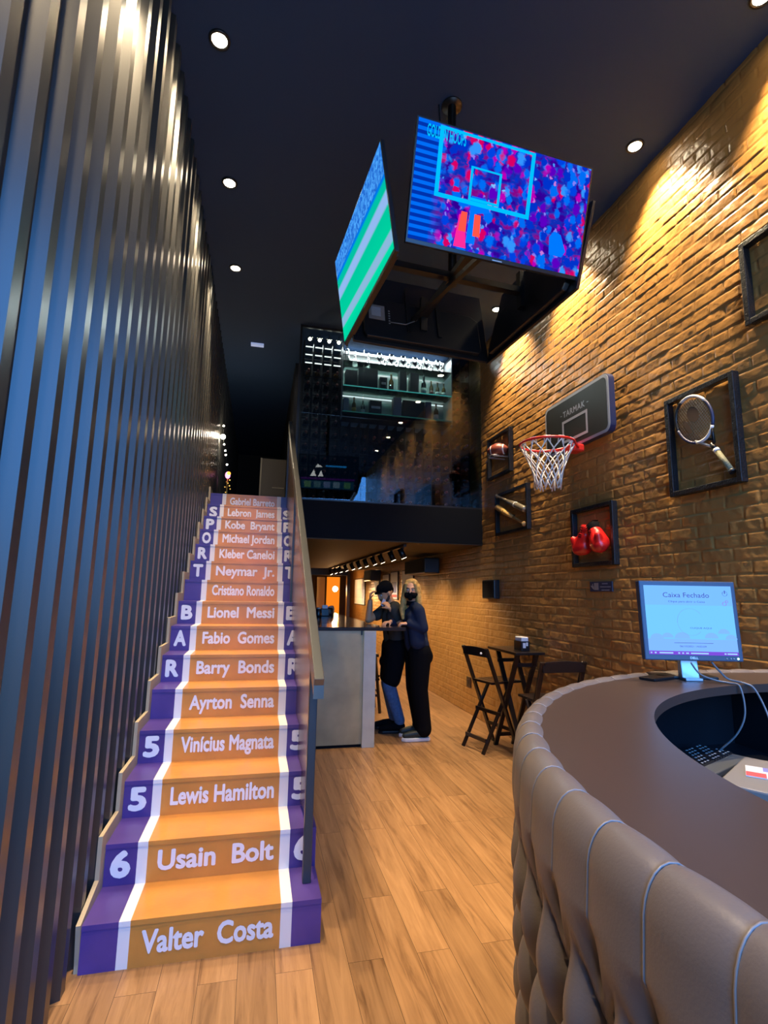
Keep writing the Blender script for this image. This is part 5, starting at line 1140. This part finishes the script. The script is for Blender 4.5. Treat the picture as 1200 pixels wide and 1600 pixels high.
for sx in (-1, 1): MB().box((sx*0.035 if sx > 0 else -0.125, 0.0, 0.0), (0.125 if sx > 0 else -0.035, 0.11, 0.012), 0, m0).build('stand_base', M['black_plastic'], mon, bevel=0.004)
t = thing('cable', 'black cable running from the monitor over the desk edge to the keyboard', 'cable', (1.78, 1.80, DZ))
MB().tube(smooth_path([(1.70, 1.80, 1.28), (1.74, 1.80, 1.235), (1.80, 1.785, 1.212), (1.835, 1.755, 1.206), (1.850, 1.725, 1.195), (1.852, 1.715, 1.10), (1.835, 1.74, 1.02), (1.81, 1.80, 0.945), (1.80, 1.83, 0.913)]), 0.0035, 8).build('sheath', M['grey'], t)
t = thing('power_cable', 'second cable from the monitor dropping straight down inside the desk', 'cable', (1.85, 1.80, DZ))
MB().tube(smooth_path([(1.80, 1.80, 1.28), (1.835, 1.80, 1.245), (1.865, 1.79, 1.215), (1.895, 1.745, 1.205), (1.915, 1.720, 1.185), (1.93, 1.69, 1.10), (1.90, 1.645, 1.02), (1.845, 1.605, 0.945), (1.80, 1.57, 0.915)]), 0.004, 8).build('sheath', M['grey'], t)
t = thing('wallet', 'small dark phone lying left of the monitor stand on the desk', 'phone', (1.64, 1.90, DZ)); t.name = 'mobile_phone'
MB().box((-0.07, -0.035, 0), (0.07, 0.035, 0.012), 0, Matrix.Translation((1.625, 1.905, DZ)) @ Matrix.Rotation(0.3, 4, 'Z')).build('case', M['black_plastic'], t, bevel=0.004)

# keyboard, cash drawer and card inside the desk
km = Matrix.Translation((1.655, 1.745, 0.91)) @ Matrix.Rotation(0.42, 4, 'Z')
kb = thing('keyboard', 'dark keyboard with pale palm rest on the inner shelf of the desk', 'keyboard', (1.745, 1.755, 0.91))
MB().box((-0.20, -0.10, 0), (0.20, 0.085, 0.022), 0, km).build('palm_case', pm('keyboard_grey', (0.13, 0.14, 0.145), 0.4), kb, bevel=0.004)
mb = MB()
for r in range(6):
    for c_ in range(16):
        if r == 0 and 4 <= c_ < 9: continue
        mb.box((-0.192+c_*0.024, -0.045+r*0.0205, 0.022), (-0.192+c_*0.024+0.0205, -0.045+r*0.0205+0.0175, 0.031), 0, km)
mb.box((-0.096, -0.045, 0.022), (0.02, -0.0275, 0.031), 0, km); mb.build('keys', M['black_plastic'], kb)
mb = MB()
for r in range(6):
    for c_ in range(16):
        if (r*7+c_*5) % 4: mb.box((-0.192+c_*0.024+0.004, -0.045+r*0.0205+0.006, 0.0311), (-0.192+c_*0.024+0.013, -0.045+r*0.0205+0.013, 0.0314), 0, km)
mb.build('key_legends', M['white'], kb)
dm = Matrix.Translation((1.620, 1.455, 0.91)) @ Matrix.Rotation(0.55, 4, 'Z')
cdw = thing('cash_drawer', 'pale grey cash box beside the keyboard inside the desk', 'cash box', (1.620, 1.455, 0.91))
MB().box((-0.19, -0.085, 0), (0.19, 0.085, 0.065), 0, dm).build('case', pm('cash_beige', (0.22, 0.205, 0.19), 0.5), cdw, bevel=0.006); MB().box((-0.17, -0.088, 0.01), (0.17, -0.084, 0.05), 0, dm).build('drawer_face', M['grey'], cdw)
cr = thing('leaflet', 'white and red leaflet lying on the cash box', 'leaflet', (1.625, 1.465, 0.975)); fm = Matrix.Translation((1.620, 1.462, 0.976)) @ Matrix.Rotation(0.75, 4, 'Z')
MB().box((-0.062, -0.04, 0), (0.062, 0.04, 0.003), 0, fm).build('paper', M['white'], cr); MB().box((-0.061, -0.015, 0.003), (-0.012, 0.039, 0.0035), 0, fm).build('red_print', pm('coral_print', (0.8, 0.10, 0.10), 0.5), cr); MB().box((0.015, -0.039, 0.003), (0.061, -0.008, 0.0035), 0, fm).build('blue_print', pm('violet_print', (0.25, 0.25, 0.6), 0.5), cr)
